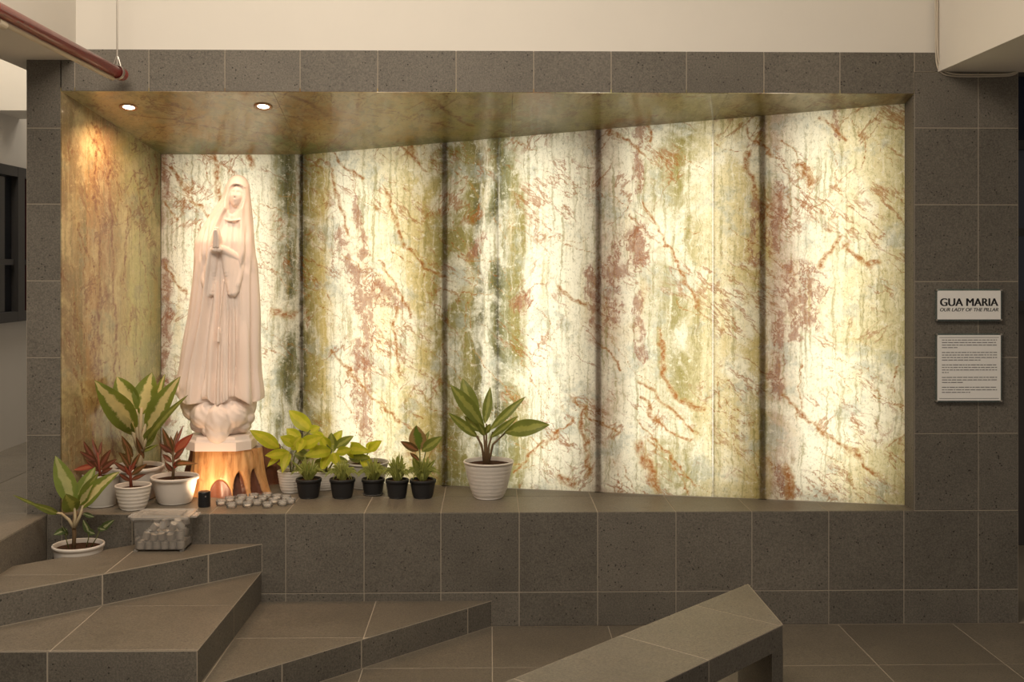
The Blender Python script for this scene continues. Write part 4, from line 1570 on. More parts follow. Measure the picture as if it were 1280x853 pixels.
# praying hands: palms together, four fingers and a thumb each
V, Fc = [], []
for s_ in (-1, 1):
    ox = s_ * 0.0095
    base = Vector((sx(hx) + ox, hy, sz(309)))
    lean = Vector((0.008 + s_ * -0.001, -0.016, 0))
    for k in range(4):
        dy = (k - 1.5) * 0.0135
        kn = base + Vector((0, dy * 0.95, 0.044)) + lean * 0.5
        ln = (0.040, 0.050, 0.053, 0.045)[k]
        m1 = kn + Vector((-s_ * 0.001, -0.006, ln * 0.55))
        tp = m1 + Vector((-s_ * 0.003, -0.007, ln * 0.5))
        capsule(base + Vector((0, dy * 0.8, 0.0)), kn, 0.0095, 0.0088, V, Fc, 10)
        capsule(kn, m1, 0.0086, 0.0078, V, Fc, 10)
        capsule(m1, tp, 0.0078, 0.0058, V, Fc, 10)
    th0 = base + Vector((s_ * 0.002, 0.018, 0.012))
    capsule(th0, th0 + Vector((s_ * 0.003, 0.016, 0.022)), 0.010, 0.0085, V, Fc, 10)
    capsule(th0 + Vector((s_ * 0.003, 0.016, 0.022)), th0 + Vector((-s_ * 0.002, 0.012, 0.045)), 0.0085, 0.0065, V, Fc, 10)
    capsule(base + Vector((s_ * 0.002, 0.002, -0.016)), base, 0.019, 0.016, V, Fc, 14)
hands = mk('praying_hands', V, Fc, M['statue'], fig, smooth=True)
rm = hands.modifiers.new('remesh', 'REMESH')
rm.mode = 'VOXEL'
rm.voxel_size = 0.0018
rm.use_smooth_shade = True
# cloud
V, Fc = [], []
CY = SY0
puffs = [(245, 512, 0.02, 17, 0.11, 14), (262, 516, -0.06, 20, 0.10, 18), (280, 522, -0.11, 17, 0.075, 22), (279, 536, -0.12, 14, 0.055, 15), (296, 516, -0.06, 18, 0.09, 18), (305, 509, 0.0, 15, 0.10, 14),
         (312, 521, -0.02, 7.5, 0.05, 8), (306, 531, -0.02, 9, 0.06, 8), (240, 507, 0.03, 15, 0.10, 12), (252, 528, -0.03, 12, 0.07, 11), (266, 534, -0.08, 9, 0.05, 9), (275, 505, 0.0, 40, 0.13, 14), (290, 531, -0.08, 8, 0.05, 8),
         (278, 530, 0.02, 32, 0.11, 18), (233, 500, 0.03, 9, 0.08, 7), (310, 501, 0.02, 10, 0.08, 8)]
for k, (x, y, dy, rx, ry, rz) in enumerate(puffs):
    sd_ = k * 3.7
    ellipsoid((sx(x), CY + dy, sz(y)), (rx * SC, ry, rz * SC), V, Fc, 30, 22, None,
              lambda d, sd_=sd_: 0.06 * mnoise.noise(Vector((d.x * 2.3 + sd_, d.y * 2.3, d.z * 2.3))) + 0.035 * math.sin(11 * math.atan2(d.x, -d.y - 0.1) * (0.5 + abs(d.z)) + 9 * d.z + sd_))
cloud = mk('cloud_base', V, Fc, M['statue'], statue, smooth=True)
rm = cloud.modifiers.new('remesh', 'REMESH')
rm.mode = 'VOXEL'
rm.voxel_size = 0.0055
rm.use_smooth_shade = True
sm = cloud.modifiers.new('smooth', 'SMOOTH')
sm.factor = 0.5
sm.iterations = 2
# plinth: chamfered octagon with a moulded step
V, Fc = [], []
pcx = sx(277.5)
octa = lambda rx, ry: [(rx * 0.62, -ry), (rx, -ry * 0.55), (rx, ry * 0.55), (rx * 0.62, ry), (-rx * 0.62, ry), (-rx, ry * 0.55), (-rx, -ry * 0.55), (-rx * 0.62, -ry)]
rx, ry = 40 * SC, 0.15
for f, y in ((1.0, 558), (1.0, 547.5), (0.975, 546), (0.95, 545), (0.93, 541)):
    for ox, oy in octa(rx * f, ry * f):
        V.append((pcx + ox, CY + oy, sz(y)))
for k in range(4):
    for i in range(8):
        j = (i + 1) % 8
        Fc.append((k * 8 + i, k * 8 + j, (k + 1) * 8 + j, (k + 1) * 8 + i))
Fc += [tuple(range(7, -1, -1)), tuple(range(32, 40))]
mk('plinth', V, Fc, M['statue'], statue)

# wood
def wood(name, c1, c2, c3):
    t = NT(name)
    p = t.pos()
    g = t.noise(t.scale(p, (26, 26, 3.2)), 1.0, 6, 0.65, 0.8)
    g2 = t.noise(t.scale(p, (90, 90, 9)), 1.0, 3, 0.6)
    kn = t.noise(p, 9, 3)
    c_ = t.ramp(g, [(0.30, c3), (0.46, c2), (0.62, c1)])
    c_ = t.mix(t.math('MULTIPLY', t.mapr(g2, 0.55, 0.75), 0.5), c_, c3)
    c_ = t.mix(t.mapr(kn, 0.66, 0.74), c_, c3)
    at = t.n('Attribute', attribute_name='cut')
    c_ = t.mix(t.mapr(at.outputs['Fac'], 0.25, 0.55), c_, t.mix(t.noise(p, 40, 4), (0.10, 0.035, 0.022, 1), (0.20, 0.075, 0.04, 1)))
    return t.done(t.bsdf(c_, 0.38, 0.45, t.bump(g, 0.25, 0.006)))


M['wood'] = wood('varnished_root_wood', (0.66, 0.37, 0.16), (0.55, 0.27, 0.10), (0.28, 0.11, 0.04))
M['wood_dark'] = wood('dark_root_wood', (0.20, 0.085, 0.045), (0.13, 0.05, 0.03), (0.06, 0.025, 0.015))


def stump(name, label, cx, cy, z0, z1, rt, rb, pockets, mats, seed, sq=0.85):
    root = empty(name, (cx, cy, z0))
    tag(root, label, 'stump')
    n, m = 300, 90
    V, Fc, mi = [], [], []
    for k in range(m + 1):
        t = k / m
        for i in range(n):
            a = 2 * PI * i / n - PI / 2
            r = rb + (rt - rb) * (t ** 0.55)
            r *= 1 + 0.045 * math.sin(5 * a + seed) * (1 - 0.5 * t) + 0.03 * math.sin(9 * a + 2.1 * seed) * (1 - t) + 0.012 * math.sin(23 * a + 4 * t)
            r *= 1 + 0.05 * mnoise.noise(Vector((math.cos(a) * 2 + seed, math.sin(a) * 2, t * 2)))
            pk = pkr = 0.0
            for (pa, hw, ht, dep) in pockets:
                d = (a - pa + PI) % (2 * PI) - PI
                q = 1 - (d / hw) ** 2
                if q > 0:
                    top = ht * math.sqrt(q)
                    q2 = min(1.0, max(0.0, (top - t) / (0.05 + 0.35 * dep)))
                    q2 = q2 * q2 * (3 - 2 * q2)
                    pk = max(pk, dep * q2)
                    pkr = max(pkr, q2)
            if t > 0.96:
                r *= 1 - 0.5 * (t - 0.96)
            r *= 1 - pk
            V.append((cx + r * math.cos(a), cy + sq * r * math.sin(a), z0 + (z1 - z0) * t))
            mi.append(pkr)
    for k in range(m):
        for i in range(n):
            j = (i + 1) % n
            Fc.append((k * n + i, k * n + j, (k + 1) * n + j, (k + 1) * n + i))
    o = mk('trunk', V, Fc, mats[0], root, smooth=True)
    at = o.data.attributes.new('cut', 'FLOAT', 'POINT')
    at.data.foreach_set('value', np.array(mi, np.float32))
    b = [V[m * n + i] for i in range(n)]
    mk('cut_top', b + [(cx, cy, z1)], [(i, (i + 1) % n, n) for i in range(n)], M['wood_dark'], root)
    V = [V[i] for i in range(n)]
    return root


stx = sx(284)
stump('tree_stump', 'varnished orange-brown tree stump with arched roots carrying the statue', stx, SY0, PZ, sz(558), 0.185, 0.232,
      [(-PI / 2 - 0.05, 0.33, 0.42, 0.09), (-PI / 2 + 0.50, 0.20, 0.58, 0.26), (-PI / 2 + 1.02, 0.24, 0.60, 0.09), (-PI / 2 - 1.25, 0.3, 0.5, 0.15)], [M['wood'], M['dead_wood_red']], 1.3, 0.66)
stump('tree_stump', 'dark reddish-brown wooden stump standing behind the lit stump', onY(293, 580, 0.76).x, 0.80, PZ, onY(280, 557, 0.76).z, 0.26, 0.30, [(-PI / 2 + 0.9, 0.3, 0.5, 0.12)], [M['wood_dark'], M['dead_wood_red']], 4.2, 0.31)

# ------------------------------------------------------------------ potted plants
def lv(root, Y, items, **d):
    for it in items:
        k = dict(d)
        k.update(it[4] if len(it) > 4 else {})
        add_leaf(root, Y, it[0], it[1], it[2], it[3], **k)


# big variegated plant against the side wall
rt_, Y = potted('potted_plant', 171, 612, 64, 44, 582, M['pot_white'], 'large variegated plant with broad cream-centred leaves in a scalloped white pot', yc=0.40, bead=(14, 0.035), rim_h=0.02)
stem_part(rt_, Y, [(174, 590), (175, 572), (174, 556), (171, 540)], 0.018, 0.014, 'stem_cream')
for a, b in (((172, 560), (164, 528)), ((174, 560), (170, 512)), ((176, 560), (177, 510)), ((177, 562), (183, 528)), ((178, 564), (188, 540))):
    stem_part(rt_, Y - 0.012, [a, ((a[0] + b[0]) / 2 - 1, (a[1] + b[1]) / 2), b], 0.011, 0.007, 'stem_cream', 'petiole')
lv(rt_, Y, [((169, 540), (118, 476), 33, 'leaf_varieg', dict(yt=-0.25, bend=0.03, roll=0.3)), ((170, 521), (146, 471), 31, 'leaf_varieg', dict(yt=0.02, shape=1.0)),
            ((176, 520), (190, 466), 31, 'leaf_varieg', dict(yt=0.04, shape=0.95)), ((184, 540), (206, 468), 20, 'leaf_varieg', dict(yt=0.06, roll=-0.4)),
            ((182, 544), (225, 471), 26, 'leaf_varieg', dict(yt=-0.05, bend=0.02)), ((181, 556), (235, 494), 10, 'leaf_green', dict(yt=-0.12, bend=0.035)),
            ((178, 560), (199, 529), 15, 'leaf_green', dict(yt=-0.05)), ((168, 545), (136, 506), 16, 'leaf_green', dict(yt=-0.16)),
            ((166, 572), (152, 545), 9.6, 'leaf_brown', dict(yt=-0.04)), ((164, 576), (148, 566), 7.2, 'leaf_brown', dict(yt=-0.08)), ((180, 574), (170, 546), 7.2, 'leaf_brown', dict(yt=-0.05)),
            ((176, 566), (198, 556), 5, 'leaf_green', dict(yt=0.0))], yb=0.0)
# red plant in greyed pot
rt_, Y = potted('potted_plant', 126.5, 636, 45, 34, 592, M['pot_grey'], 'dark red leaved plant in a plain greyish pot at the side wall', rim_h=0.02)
stem_part(rt_, Y, [(126, 600), (124, 585), (122, 566)], 0.008, 0.005, 'stem_red')
lv(rt_, Y, [((123, 586), (103, 550), 8.0, 'leaf_red', {}), ((122, 578), (99, 564), 6.4, 'leaf_red', dict(yt=-0.06)), ((120, 582), (92, 588), 7.2, 'leaf_pinkred', dict(yt=-0.12)),
            ((123, 575), (115, 548), 5.6, 'leaf_red', dict(yt=0.03)), ((125, 584), (139, 562), 8.8, 'leaf_red', {}), ((126, 588), (146, 574), 8.0, 'leaf_red', dict(yt=-0.05)),
            ((126, 592), (141, 585), 6.4, 'leaf_red', dict(yt=-0.08)), ((123, 590), (107, 574), 6.4, 'leaf_red', dict(yt=-0.05)), ((124, 570), (127, 552), 4.8, 'leaf_red', dict(yt=0.02))])
# small ribbed pot
rt_, Y = potted('potted_plant', 166.5, 639.5, 44, 30, 606, M['pot_white'], 'small pinkish-brown plant in a small ribbed white pot', ribs=6, rim_h=0.008, rim=0.002)
stem_part(rt_, Y, [(164, 612), (163, 594), (162, 580)], 0.009, 0.006, 'stem_red')
lv(rt_, Y, [((163, 592), (141, 577), 6.4, 'leaf_red', dict(yt=-0.05)), ((164, 594), (184, 580), 7.2, 'leaf_brown', dict(yt=-0.05)), ((163, 586), (150, 566), 6.4, 'leaf_brown', {}),
            ((163, 583), (158, 556), 7.2, 'leaf_brown', {}), ((164, 586), (176, 566), 6.4, 'leaf_brown', {}), ((164, 600), (182, 593), 5.6, 'leaf_red', dict(yt=-0.06)),
            ((163, 602), (148, 592), 5.6, 'leaf_red', dict(yt=-0.06)), ((163, 590), (170, 576), 4.8, 'leaf_pinkred', dict(yt=-0.03)), ((163, 596), (156, 582), 4.8, 'leaf_pinkred', dict(yt=-0.04))])
# beaded rim pot
rt_, Y = potted('potted_plant', 218.5, 632.5, 58, 40, 595, M['pot_white'], 'bronze and red leaved plant in a white pot with beaded rim beside the stump', bead=(40, 0.018), rim_h=0.016, rim=0.008)
stem_part(rt_, Y, [(216, 602), (217, 584), (216, 562)], 0.009, 0.006, 'stem_brown')
lv(rt_, Y, [((216, 570), (203, 535), 9.6, 'leaf_brown', {}), ((218, 566), (241, 543), 12.0, 'leaf_pinkred', dict(yt=-0.05)), ((215, 566), (199, 555), 8.0, 'leaf_red', dict(yt=-0.05)),
            ((217, 566), (222, 538), 6.4, 'leaf_brown', dict(yt=0.04)), ((218, 582), (248, 580), 7.2, 'leaf_brown', dict(yt=-0.10, bend=0.03)), ((216, 586), (226, 574), 6.4, 'leaf_pinkred', dict(yt=-0.05)),
            ((216, 590), (206, 578), 6.4, 'leaf_red', dict(yt=-0.04)), ((217, 575), (231, 560), 7.2, 'leaf_red', dict(yt=-0.06)), ((215, 578), (203, 568), 6.4, 'leaf_red', dict(yt=0.02)),
            ((217, 560), (213, 545), 4.8, 'leaf_brown', dict(yt=-0.03)), ((218, 560), (229, 532), 4.0, 'leaf_red', dict(yt=0.05))])
# front pot down in the planter gap
gapz = S2
rc = onY(98, 680, -0.135)
rt_ = empty('potted_plant', (rc.x, rc.y, gapz))
tag(rt_, 'pale green variegated plant in a white pot sunk in the gap behind the steps', 'plant')
Y = rc.y
make_pot(rt_, rc.x, rc.y, gapz, 31 * px2m(Y), 22 * px2m(Y), rc.z - gapz, M['pot_white'], rim_h=0.016, rim=0.005)
stem_part(rt_, Y, [(92, 690), (93, 668), (92, 655), (95, 640)], 0.010, 0.010, 'stem_brown')
for pts in ([(92, 660), (86, 650), (77, 642.5), (66, 641)], [(92, 660), (94, 648), (93, 632)], [(93, 660), (100, 645), (104, 632)]):
    stem_part(rt_, Y - 0.01, pts, 0.009, 0.005, 'stem_cream', 'petiole')
lv(rt_, Y, [((93, 634), (69, 570), 25, 'leaf_varieg2', dict(yt=-0.03, roll=0.3)), ((96, 628), (119, 584), 19, 'leaf_varieg2', dict(yt=0.02)), ((98, 628), (123, 592), 13, 'leaf_green', dict(yt=-0.02)),
            ((102, 636), (149, 590), 22, 'leaf_varieg', dict(yt=-0.06, bend=0.02, roll=-0.3)), ((93, 640), (82, 618), 22, 'leaf_green', dict(yt=-0.09, roll=0.5)), ((98, 632), (116, 606), 14, 'leaf_varieg', dict(yt=-0.05)),
            ((74, 643), (38, 629), 9, 'leaf_green', dict(yt=-0.10, bend=0.012)), ((50, 634), (16, 619), 4, 'leaf_green', dict(yb=-0.06, yt=-0.12)),
            ((84, 662), (67, 669), 9, 'leaf_small', dict(yt=-0.08)), ((84, 670), (78, 658), 7, 'leaf_small', dict(yt=-0.05)), ((112, 668), (104, 650), 8, 'leaf_small', dict(yt=-0.02)), ((110, 664), (119, 668), 8, 'leaf_small', dict(yt=-0.06)),
            ((124, 664), (143, 650), 9, 'leaf_small', dict(yt=-0.04)), ((122, 660), (132, 663), 7, 'leaf_small', dict(yt=-0.06)), ((104, 642), (118, 647), 6, 'leaf_small', dict(yt=-0.02))])
for pts in ([(86, 686), (82, 672), (80, 664)], [(108, 684), (111, 672), (109, 660)], [(114, 684), (121, 672), (126, 660)]):
    stem_part(rt_, Y, pts, 0.003, 0.002, 'stem_green', 'stem')

# lime plants to the right of the stump
rt_, Y = potted('potted_plant', 364, 617.5, 34, 24, 588, M['pot_white'], 'yellow-green leafy plant in a ribbed white pot next to the stump', ribs=7, rim_h=0.006, rim=0.002)
for pts in ([(366, 594), (367, 575), (374, 552), (388, 538)], [(364, 594), (362, 575), (352, 558)], [(368, 594), (376, 570), (384, 556)]):
    stem_part(rt_, Y, pts, 0.005, 0.0035, 'stem_green')
LM = 'leaf_lime'
lv(rt_, Y, [((349, 560), (312, 538), 17, LM, dict(yt=-0.08, bend=0.02)), ((391, 540), (361, 513), 19, LM, dict(yb=0.02, yt=0.03, shape=0.95)), ((362, 566), (331, 570), 13, LM, dict(yt=-0.12)),
            ((361, 566), (353, 592), 13, LM, dict(yt=-0.10, bend=0.02)), ((356, 562), (334, 584), 9, LM, dict(yt=-0.10)), ((372, 556), (350, 546), 15, LM, dict(yt=-0.04)),
            ((376, 552), (358, 536), 16, LM, dict(yt=0.02)), ((374, 558), (404, 546), 17, LM, dict(yt=-0.05)), ((380, 548), (372, 566), 12, LM, dict(yt=-0.12)), ((368, 566), (389, 572), 14, 'leaf_green', dict(yt=-0.03)),
            ((364, 562), (376, 546), 15, LM, dict(yt=-0.05)), ((386, 540), (400, 534), 12, LM, dict(yt=0.0)), ((362, 580), (346, 580), 9, LM, dict(yt=-0.05))])
rt_, Y = potted('potted_plant', 405, 614, 34, 25, 588, M['pot_white'], 'yellow-green leafy plant in a white pot hidden behind the black pots', ribs=7, rim_h=0.006, rim=0.002)
for pts in ([(406, 594), (410, 578), (415, 562)], [(407, 594), (420, 572), (430, 556)], [(404, 594), (400, 572), (398, 558)]):
    stem_part(rt_, Y, pts, 0.005, 0.0035, 'stem_green')
lv(rt_, Y, [((414, 564), (379, 571), 16, LM, dict(yt=-0.13, bend=0.02)), ((413, 566), (401, 589), 13, LM, dict(yt=-0.12)), ((416, 566), (424, 584), 12, LM, dict(yt=-0.12)), ((416, 566), (414, 541), 14, 'leaf_green', dict(yt=0.0)),
            ((412, 562), (400, 544), 14, LM, dict(yt=-0.03)), ((418, 560), (442, 545), 12, 'leaf_green', dict(yt=-0.02)), ((414, 556), (428, 538), 12, LM, dict(yt=0.03)), ((402, 566), (384, 556), 12, LM, dict(yt=-0.05)),
            ((406, 576), (392, 586), 14, 'leaf_green', dict(yt=-0.04)), ((420, 566), (440, 562), 12, LM, dict(yt=-0.06)), ((404, 552), (392, 540), 13, LM, dict(yt=0.03)), ((418, 574), (436, 578), 10, 'leaf_green', dict(yt=-0.04))])
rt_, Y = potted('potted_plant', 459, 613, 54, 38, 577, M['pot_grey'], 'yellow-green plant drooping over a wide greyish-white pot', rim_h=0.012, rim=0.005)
for pts in ([(452, 586), (446, 574), (436, 566)], [(454, 586), (458, 570), (464, 560)]):
    stem_part(rt_, Y, pts, 0.005, 0.0035, 'stem_green')
lv(rt_, Y, [((436, 562), (464, 566), 15, LM, dict(yt=-0.13, bend=0.03)), ((456, 568), (458, 588), 13, LM, dict(yb=-0.05, yt=-0.16)), ((460, 564), (477, 551), 12, LM, dict(yt=-0.05)),
            ((436, 572), (462, 573), 13, 'leaf_green', dict(yt=-0.14)), ((452, 564), (438, 553), 12, LM, dict(yt=-0.04)), ((448, 570), (432, 566), 10, LM, dict(yt=-0.08)), ((458, 562), (466, 552), 8, LM, dict(yt=0.0))])


# black nursery pots with spider plants
def blades(root, Y, cx, cy, n, spread, h, seed, mat='blade'):
    r = random.Random(seed)
    V, Fc, UV = [], [], []
    c0 = onY(cx, cy, Y)
    sc = px2m(Y)
    for k in range(n):
        a = r.uniform(0, 2 * PI)
        out = r.uniform(0.2, 1.25)
        hh = h * 1.15 * sc * r.uniform(0.6, 1.0) * (1.15 - 0.85 * out)
        bx, by = c0.x + math.cos(a) * 0.012 * r.random(), Y + math.sin(a) * 0.012 * r.random()
        tipv = Vector((bx + math.cos(a) * 1.08 * spread * sc * out, by + math.sin(a) * spread * sc * out * 0.9, c0.z + hh))
        B = Vector((bx, by, c0.z - 0.012))
        midp = B * 0.45 + tipv * 0.55 + Vector((0, 0, 0.03 * out + 0.01))
        wd = r.uniform(1.6, 3.0) * sc
        pts = [B, B * 0.4 + midp * 0.6 + Vector((0, 0, 0.008)), midp, midp * 0.4 + tipv * 0.6 + Vector((0, 0, 0.006)), tipv]
        b = len(V)
        for i, p in enumerate(pts):
            d = (pts[min(i + 1, 4)] - pts[max(i - 1, 0)]).normalized()
            s = d.cross(Vector((math.sin(a * 3) * 0.3, -1, 0.2)))
            s.normalize()
            ww = wd * (0.6, 1.0, 0.9, 0.6, 0.05)[i] / 2
            V += [tuple(p - s * ww), tuple(p + s * ww)]
            UV += [(0.0, i / 4), (1.0, i / 4)]
        for i in range(4):
            Fc.append((b + 2 * i, b + 2 * i + 1, b + 2 * i + 3, b + 2 * i + 2))
    o = leaf_obj('foliage', V, Fc, UV, M[mat], root)
    o['kind'] = 'stuff'


BLK = [(386, 624.5, 32, 24, 598, 'black pot of pale striped grass-like leaves beside the glass cups'),
       (428, 624.5, 32, 24, 598, 'black pot of spider plant in front of the lime leaves'),
       (466.5, 621, 29, 22, 598, 'black pot of spider plant standing on a clear saucer'),
       (496.5, 624.5, 29, 22, 599, 'black pot of spider plant with upright thin blades between two others'),
       (528.5, 624.5, 33, 24, 599, 'black pot with spider plant and one taller copper-green seedling')]
for k, (x, by, rw, bw, ry_, lab) in enumerate(BLK):
    rt_, Y = potted('potted_plant', x, by, rw, bw, ry_, M['pot_black'], lab, rim_h=0.018, rim=0.004, depth=0.012)
    blades(rt_, Y, x, ry_ + 1, (46, 95, 85, 95, 105)[k], (18, 17, 17, 15, 18)[k], (30, 24, 25, 32, 30)[k], 30 + k)
    if k == 0:
        lv(rt_, Y, [((386, 597), (386, 576), 5, 'leaf_varieg2', {}), ((385, 597), (368, 578), 4, 'leaf_varieg2', dict(yt=-0.06)), ((387, 597), (398, 580), 4, 'leaf_varieg2', {}), ((386, 597), (362, 574), 3, 'leaf_green', {})])
    if k == 2:
        c0 = onY(x, by, Y)
        V, Fc = lathe([(0.050, 0.0), (0.058, 0.006), (0.060, 0.010), (0.056, 0.008), (0.048, 0.003)], ORG[rt_].x, Y, PZ, 32)
        mk('saucer', V, Fc, M['clear_plastic'], rt_, smooth=True)
    if k == 4:
        stem_part(rt_, Y, [(525, 602), (525, 580), (524.5, 562)], 0.005, 0.004, 'stem_green')
        stem_part(rt_, Y, [(526, 590), (531, 570), (533, 560)], 0.003, 0.002, 'stem_green', 'petiole')
        lv(rt_, Y, [((524, 563), (520, 532), 22, 'leaf_croton', dict(shape=0.95)), ((523, 564), (500.5, 552), 10, 'leaf_brown', dict(yt=-0.06)), ((527, 564), (553, 546), 14, 'leaf_green', dict(yt=-0.06)),
                    ((524, 576), (512, 566), 5.6, 'leaf_brown', dict(yt=-0.04)), ((526, 562), (537, 538), 6, 'leaf_green', dict(yt=0.03)), ((524, 590), (516, 572), 9, 'leaf_green', dict(yt=-0.04)), ((528, 594), (545, 574), 5, 'leaf_green', {})])

# big white pot on the right
rt_, Y = potted('potted_plant', 610.8, 626, 63, 36, 576, M['pot_white'], 'long-leaved green plant in a large ribbed white pot standing alone', ribs=9, rim_h=0.010, rim=0.004)
for pts in ([(607, 582), (603, 562), (597, 545)], [(608, 582), (606, 558), (604, 534)], [(608, 582), (608, 556), (608, 530)], [(609, 582), (611, 558), (616, 540)], [(610, 582), (616, 556), (632, 541)], [(606, 582), (602, 556), (592, 540)]):
    stem_part(rt_, Y, pts, 0.008, 0.004, 'stem_brown', 'petiole')
lv(rt_, Y, [((597, 538), (578, 473), 22, 'leaf_green', dict(yt=0.08, shape=1.05)), ((606, 536), (563, 481), 19, 'leaf_green', dict(yt=-0.05, bend=0.01, shape=1.0)), ((597, 547), (560, 516), 12, 'leaf_green', dict(yt=-0.08)),
            ((606, 530), (613, 484), 12, 'leaf_green', dict(yt=0.05)), ((612, 538), (657, 496), 11, 'leaf_green', dict(yt=0.02, bend=0.015)), ((612, 548), (648, 520), 9, 'leaf_green', dict(yt=-0.06)),
            ((630, 541), (687, 531), 21, 'leaf_green', dict(yt=-0.10, bend=0.015, shape=1.0)), ((606, 545), (598, 528), 9, 'leaf_green', dict(yt=-0.05)), ((607, 542), (613, 530), 8, 'leaf_green', dict(yt=-0.05)), ((600, 540), (580, 520), 10, 'leaf_green', dict(yt=-0.02))])

# ------------------------------------------------------------------ small things on the ledge
q = onZ(253.5, 635, PZ)
sc = px2m(q.y)
c = Vector((q.x, q.y + 0.03, PZ))
rt_ = empty('spotlight', tuple(c))
tag(rt_, 'small black cylindrical spotlight standing at the foot of the stump', 'lamp')
V, Fc = lathe([(0.030, 0), (0.032, 0.004), (0.032, 0.076), (0.030, 0.080), (0.027, 0.081), (0.001, 0.0815)], c.x, c.y, PZ, 28)
mk('housing', V, Fc, M['black_metal'], rt_, smooth=False)
V, Fc = tube([(c.x + 0.014, c.y - 0.0275, PZ + 0.058), (c.x + 0.015, c.y - 0.033, PZ + 0.058)], 0.004, 10)
mk('screw', V, Fc, M['steel'], rt_)
V = [(c.x + 0.018 * math.cos(2 * PI * i / 20), c.y + 0.0335, PZ + 0.052 + 0.018 * math.sin(2 * PI * i / 20)) for i in range(20)]
mk('lens', V, [tuple(range(20))], M['lamp_glow'], rt_)
l = bpy.data.lights.new('uplight_beam', 'SPOT')
l.energy = 5.5
l.color = (1.0, 0.68, 0.42)
l.spot_size = math.radians(160)
l.spot_blend = 0.9
l.shadow_soft_size = 0.02
o = bpy.data.objects.new('uplight_beam', l)
o.location = (c.x, c.y + 0.037, PZ + 0.052)
o.rotation_euler = (Vector((sx(262), SY0 - 0.02, 0.90)) - Vector(o.location)).to_track_quat('-Z', 'Y').to_euler()
col.objects.link(o)

cups = [(275, 633), (288, 636.5), (298, 632), (308, 635.5), (320, 633), (333, 636), (341, 631), (352, 633.5), (362, 631),
        (286, 629), (301, 626.5), (311, 629), (316, 625), (327, 628), (333, 624), (345, 626), (355, 627)]
V, Fc = lathe([(0.021, 0.0), (0.026, 0.003), (0.0275, 0.018), (0.0285, 0.026), (0.0265, 0.026), (0.0255, 0.018), (0.023, 0.006), (0.001, 0.005)], 0, 0, 0, 24)
cup_me = None
V2, F2 = lathe([(0.019, 0.0), (0.0195, 0.001), (0.0195, 0.003), (0.001, 0.003)], 0, 0, 0.0055, 18)
r_ = random.Random(3)
placed = []
for k, (x, y) in enumerate(cups):
    g = onZ(x, y, PZ)
    pos = Vector((g.x, g.y + 0.027, PZ + 0.0005))
    for it in range(40):
        mv = False
        for q_ in placed:
            dd = (pos - q_)
            if dd.length < 0.058:
                dd = dd if dd.length > 1e-4 else Vector((0.01, 0.01, 0))
                pos = q_ + dd.normalized() * 0.0582
                pos.y = max(pos.y, 0.05)
                mv = True
        if not mv:
            break
    placed.append(pos)
    root = bpy.data.objects.new('candle_cup', None)
    root.location = pos
    col.objects.link(root)
    tag(root, 'small clear glass candle cup in the cluster before the stump', 'cup', 'glass candle cups before the stump')
    ORG[root] = Vector((0, 0, 0))
    if cup_me is None:
        a = mk('cup', V, Fc, M['cup_glass'], root, smooth=True)
        b = mk('wax_remnant', V2, F2, M['wax'], root)
        cup_me, wax_me = a.data, b.data
    else:
        for nm, me in (('cup', cup_me), ('wax_remnant', wax_me)):
            if nm == 'wax_remnant' and k % 3:
                continue
            o = bpy.data.objects.new(nm, me)
            col.objects.link(o)
            o.parent = root

# ------------------------------------------------------------------ plastic box of tealights on the upper step
bl, br = onZ(168, 690.5, S3), onZ(230, 690.5, S3)
by0 = bl.y
bw = br.x - bl.x
bdep = 0.185
bx = empty('plastic_box', ((bl.x + br.x) / 2, by0 + bdep / 2, S3))
tag(bx, 'clear lidded plastic box filled with small candles on the upper step', 'box')
BH = 0.172
cxb, cyb = (bl.x + br.x) / 2, by0 + bdep / 2


def rr(hx_, hy_, r, n=5):
    out = []
    for sx_, sy_, a0 in ((1, -1, -PI / 2), (1, 1, 0), (-1, 1, PI / 2), (-1, -1, PI)):
        for k in range(n + 1):
            a = a0 + PI / 2 * k / n
            out.append((sx_ * (hx_ - r) + r * math.cos(a), sy_ * (hy_ - r) + r * math.sin(a)))
    return out


def loft(rings, V=None, Fc=None, bottom=True, top=False):
    V = [] if V is None else V
    Fc = [] if Fc is None else Fc
    n_ = len(rings[0][0])
    b = len(V)
    for ring, z in rings:
        V += [(cxb + x, cyb + y, z) for x, y in ring]
    for k in range(len(rings) - 1):
        for i in range(n_):
            j = (i + 1) % n_
            Fc.append((b + k * n_ + i, b + k * n_ + j, b + (k + 1) * n_ + j, b + (k + 1) * n_ + i))
    if bottom:
        Fc.append(tuple(b + i for i in range(n_ - 1, -1, -1)))
    if top:
        Fc.append(tuple(b + (len(rings) - 1) * n_ + i for i in range(n_)))
    return V, Fc


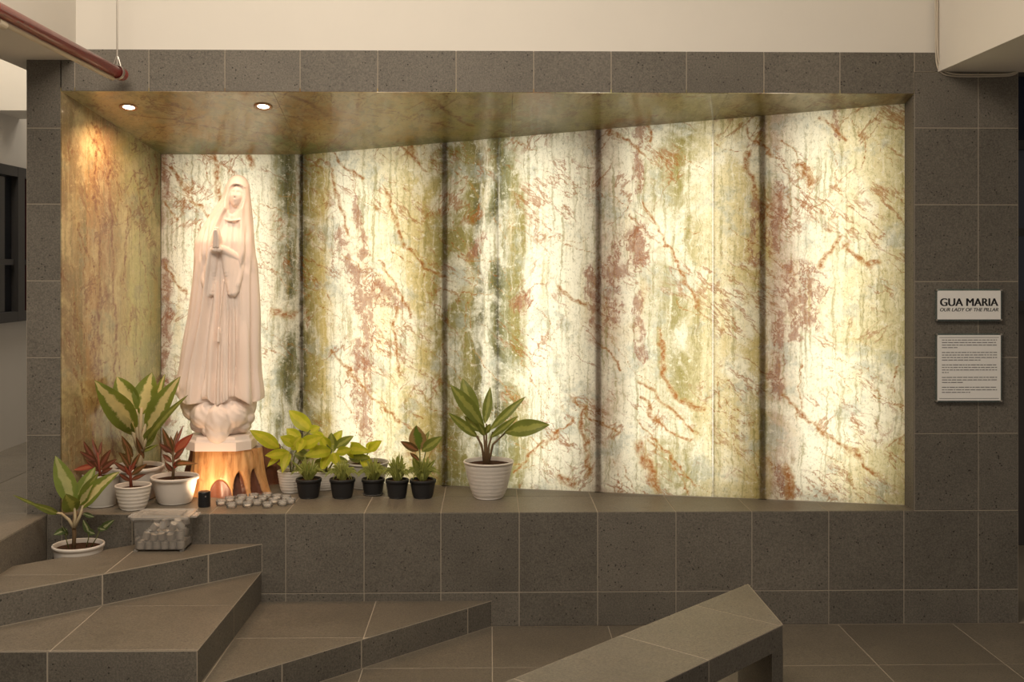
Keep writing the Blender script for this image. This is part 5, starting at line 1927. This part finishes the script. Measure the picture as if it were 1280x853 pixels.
h1, h2 = bw / 2, bdep / 2
V, Fc = loft([(rr(h1 * 0.95, h2 * 0.93, 0.012), S3 + 0.008), (rr(h1, h2, 0.014), S3 + 0.014), (rr(h1 * 1.06, h2 * 1.05, 0.016), S3 + BH - 0.02), (rr(h1 * 1.12, h2 * 1.10, 0.018), S3 + BH - 0.018), (rr(h1 * 1.12, h2 * 1.10, 0.018), S3 + BH - 0.008)])
tub = mk('tub', V, Fc, M['clear_plastic'], bx, smooth=False)
for sx_ in (-1, 1):
    for sy_ in (-1, 1):
        V, Fc = boxgeo(cxb + sx_ * h1 * 0.93 - 0.015, cxb + sx_ * h1 * 0.93 + 0.005, cyb + sy_ * h2 * 0.85 - 0.01, cyb + sy_ * h2 * 0.85 + 0.01, S3, S3 + 0.011)
        mk('foot', V, Fc, M['clear_plastic'], tub)
V, Fc = loft([(rr(h1 * 1.17, h2 * 1.14, 0.018), S3 + BH - 0.010), (rr(h1 * 1.18, h2 * 1.15, 0.018), S3 + BH), (rr(h1 * 1.08, h2 * 1.05, 0.016), S3 + BH + 0.002), (rr(h1 * 1.05, h2 * 1.0, 0.014), S3 + BH - 0.004), (rr(h1 * 0.80, h2 * 0.78, 0.014), S3 + BH - 0.004), (rr(h1 * 0.78, h2 * 0.75, 0.014), S3 + BH + 0.003)], bottom=False, top=True)
lid = mk('lid', V, Fc, M['clear_lid'], bx)
for s_ in (-1, 1):
    V, Fc = boxgeo(cxb + s_ * h1 * 1.25 - 0.018, cxb + s_ * h1 * 1.25 + 0.018, cyb - 0.045, cyb + 0.045, S3 + BH - 0.016, S3 + BH - 0.004)
    o = mk('clip_handle', V, Fc, M['clear_lid'], lid)
    bv = o.modifiers.new('bevel', 'BEVEL')
    bv.width = 0.004
    bv.segments = 2
# tealights: upright bottom layer, jumbled upper layers
Vc, Fcc = lathe([(0.018, 0), (0.0188, 0.001), (0.0188, 0.034), (0.0192, 0.035), (0.0180, 0.0345), (0.0175, 0.031)], 0, 0, 0, 18)
Vw, Fw = lathe([(0.0176, 0.030), (0.0175, 0.0315), (0.002, 0.0320)], 0, 0, 0, 18, close_bottom=False)
Vk, Fk = tube([(0, 0, 0.031), (0.001, 0, 0.040)], 0.0011, 6)
meshes = None
r_ = random.Random(12)
spots = []
for i in range(6):
    for j in range(4):
        spots.append((cxb - h1 * 0.80 + i * (h1 * 1.6 / 5), cyb - h2 * 0.68 + j * (h2 * 1.36 / 3), S3 + 0.009, 0.0, 0.0))
for i in range(5):
    for j in range(3):
        spots.append((cxb - h1 * 0.66 + i * (h1 * 1.36 / 4) + r_.uniform(-.003, .003), cyb - h2 * 0.5 + j * (h2 * 1.0 / 2), S3 + 0.050 + r_.uniform(0, 0.004), r_.uniform(-0.35, 0.35), r_.uniform(-0.35, 0.35)))
for i in range(4):
    for j in range(2):
        spots.append((cxb - h1 * 0.42 + i * (h1 * 1.2 / 3), cyb - h2 * 0.35 + j * (h2 * 0.9), S3 + 0.097 + 0.002 * i, r_.uniform(-0.6, 0.6), r_.uniform(-0.6, 0.6)))
for x, y, z, ra, rb_ in spots:
    root = bpy.data.objects.new('tealight', None)
    root.location = (x, y, z)
    root.rotation_euler = (ra, rb_, r_.uniform(0, 6))
    col.objects.link(root)
    tag(root, 'silver-cased white tealight candle inside the clear plastic box', 'candle', 'tealights in the clear plastic box')
    ORG[root] = Vector((0, 0, 0))
    if meshes is None:
        meshes = []
        for nm, vv, ff, mt in (('metal_cup', Vc, Fcc, 'foil'), ('wax', Vw, Fw, 'wax'), ('wick', Vk, Fk, 'wax')):
            o = mk(nm, vv, ff, M[mt], root, smooth=(nm != 'wick'))
            meshes.append((nm, o.data))
    else:
        for nm, me in meshes:
            o = bpy.data.objects.new(nm, me)
            col.objects.link(o)
            o.parent = root
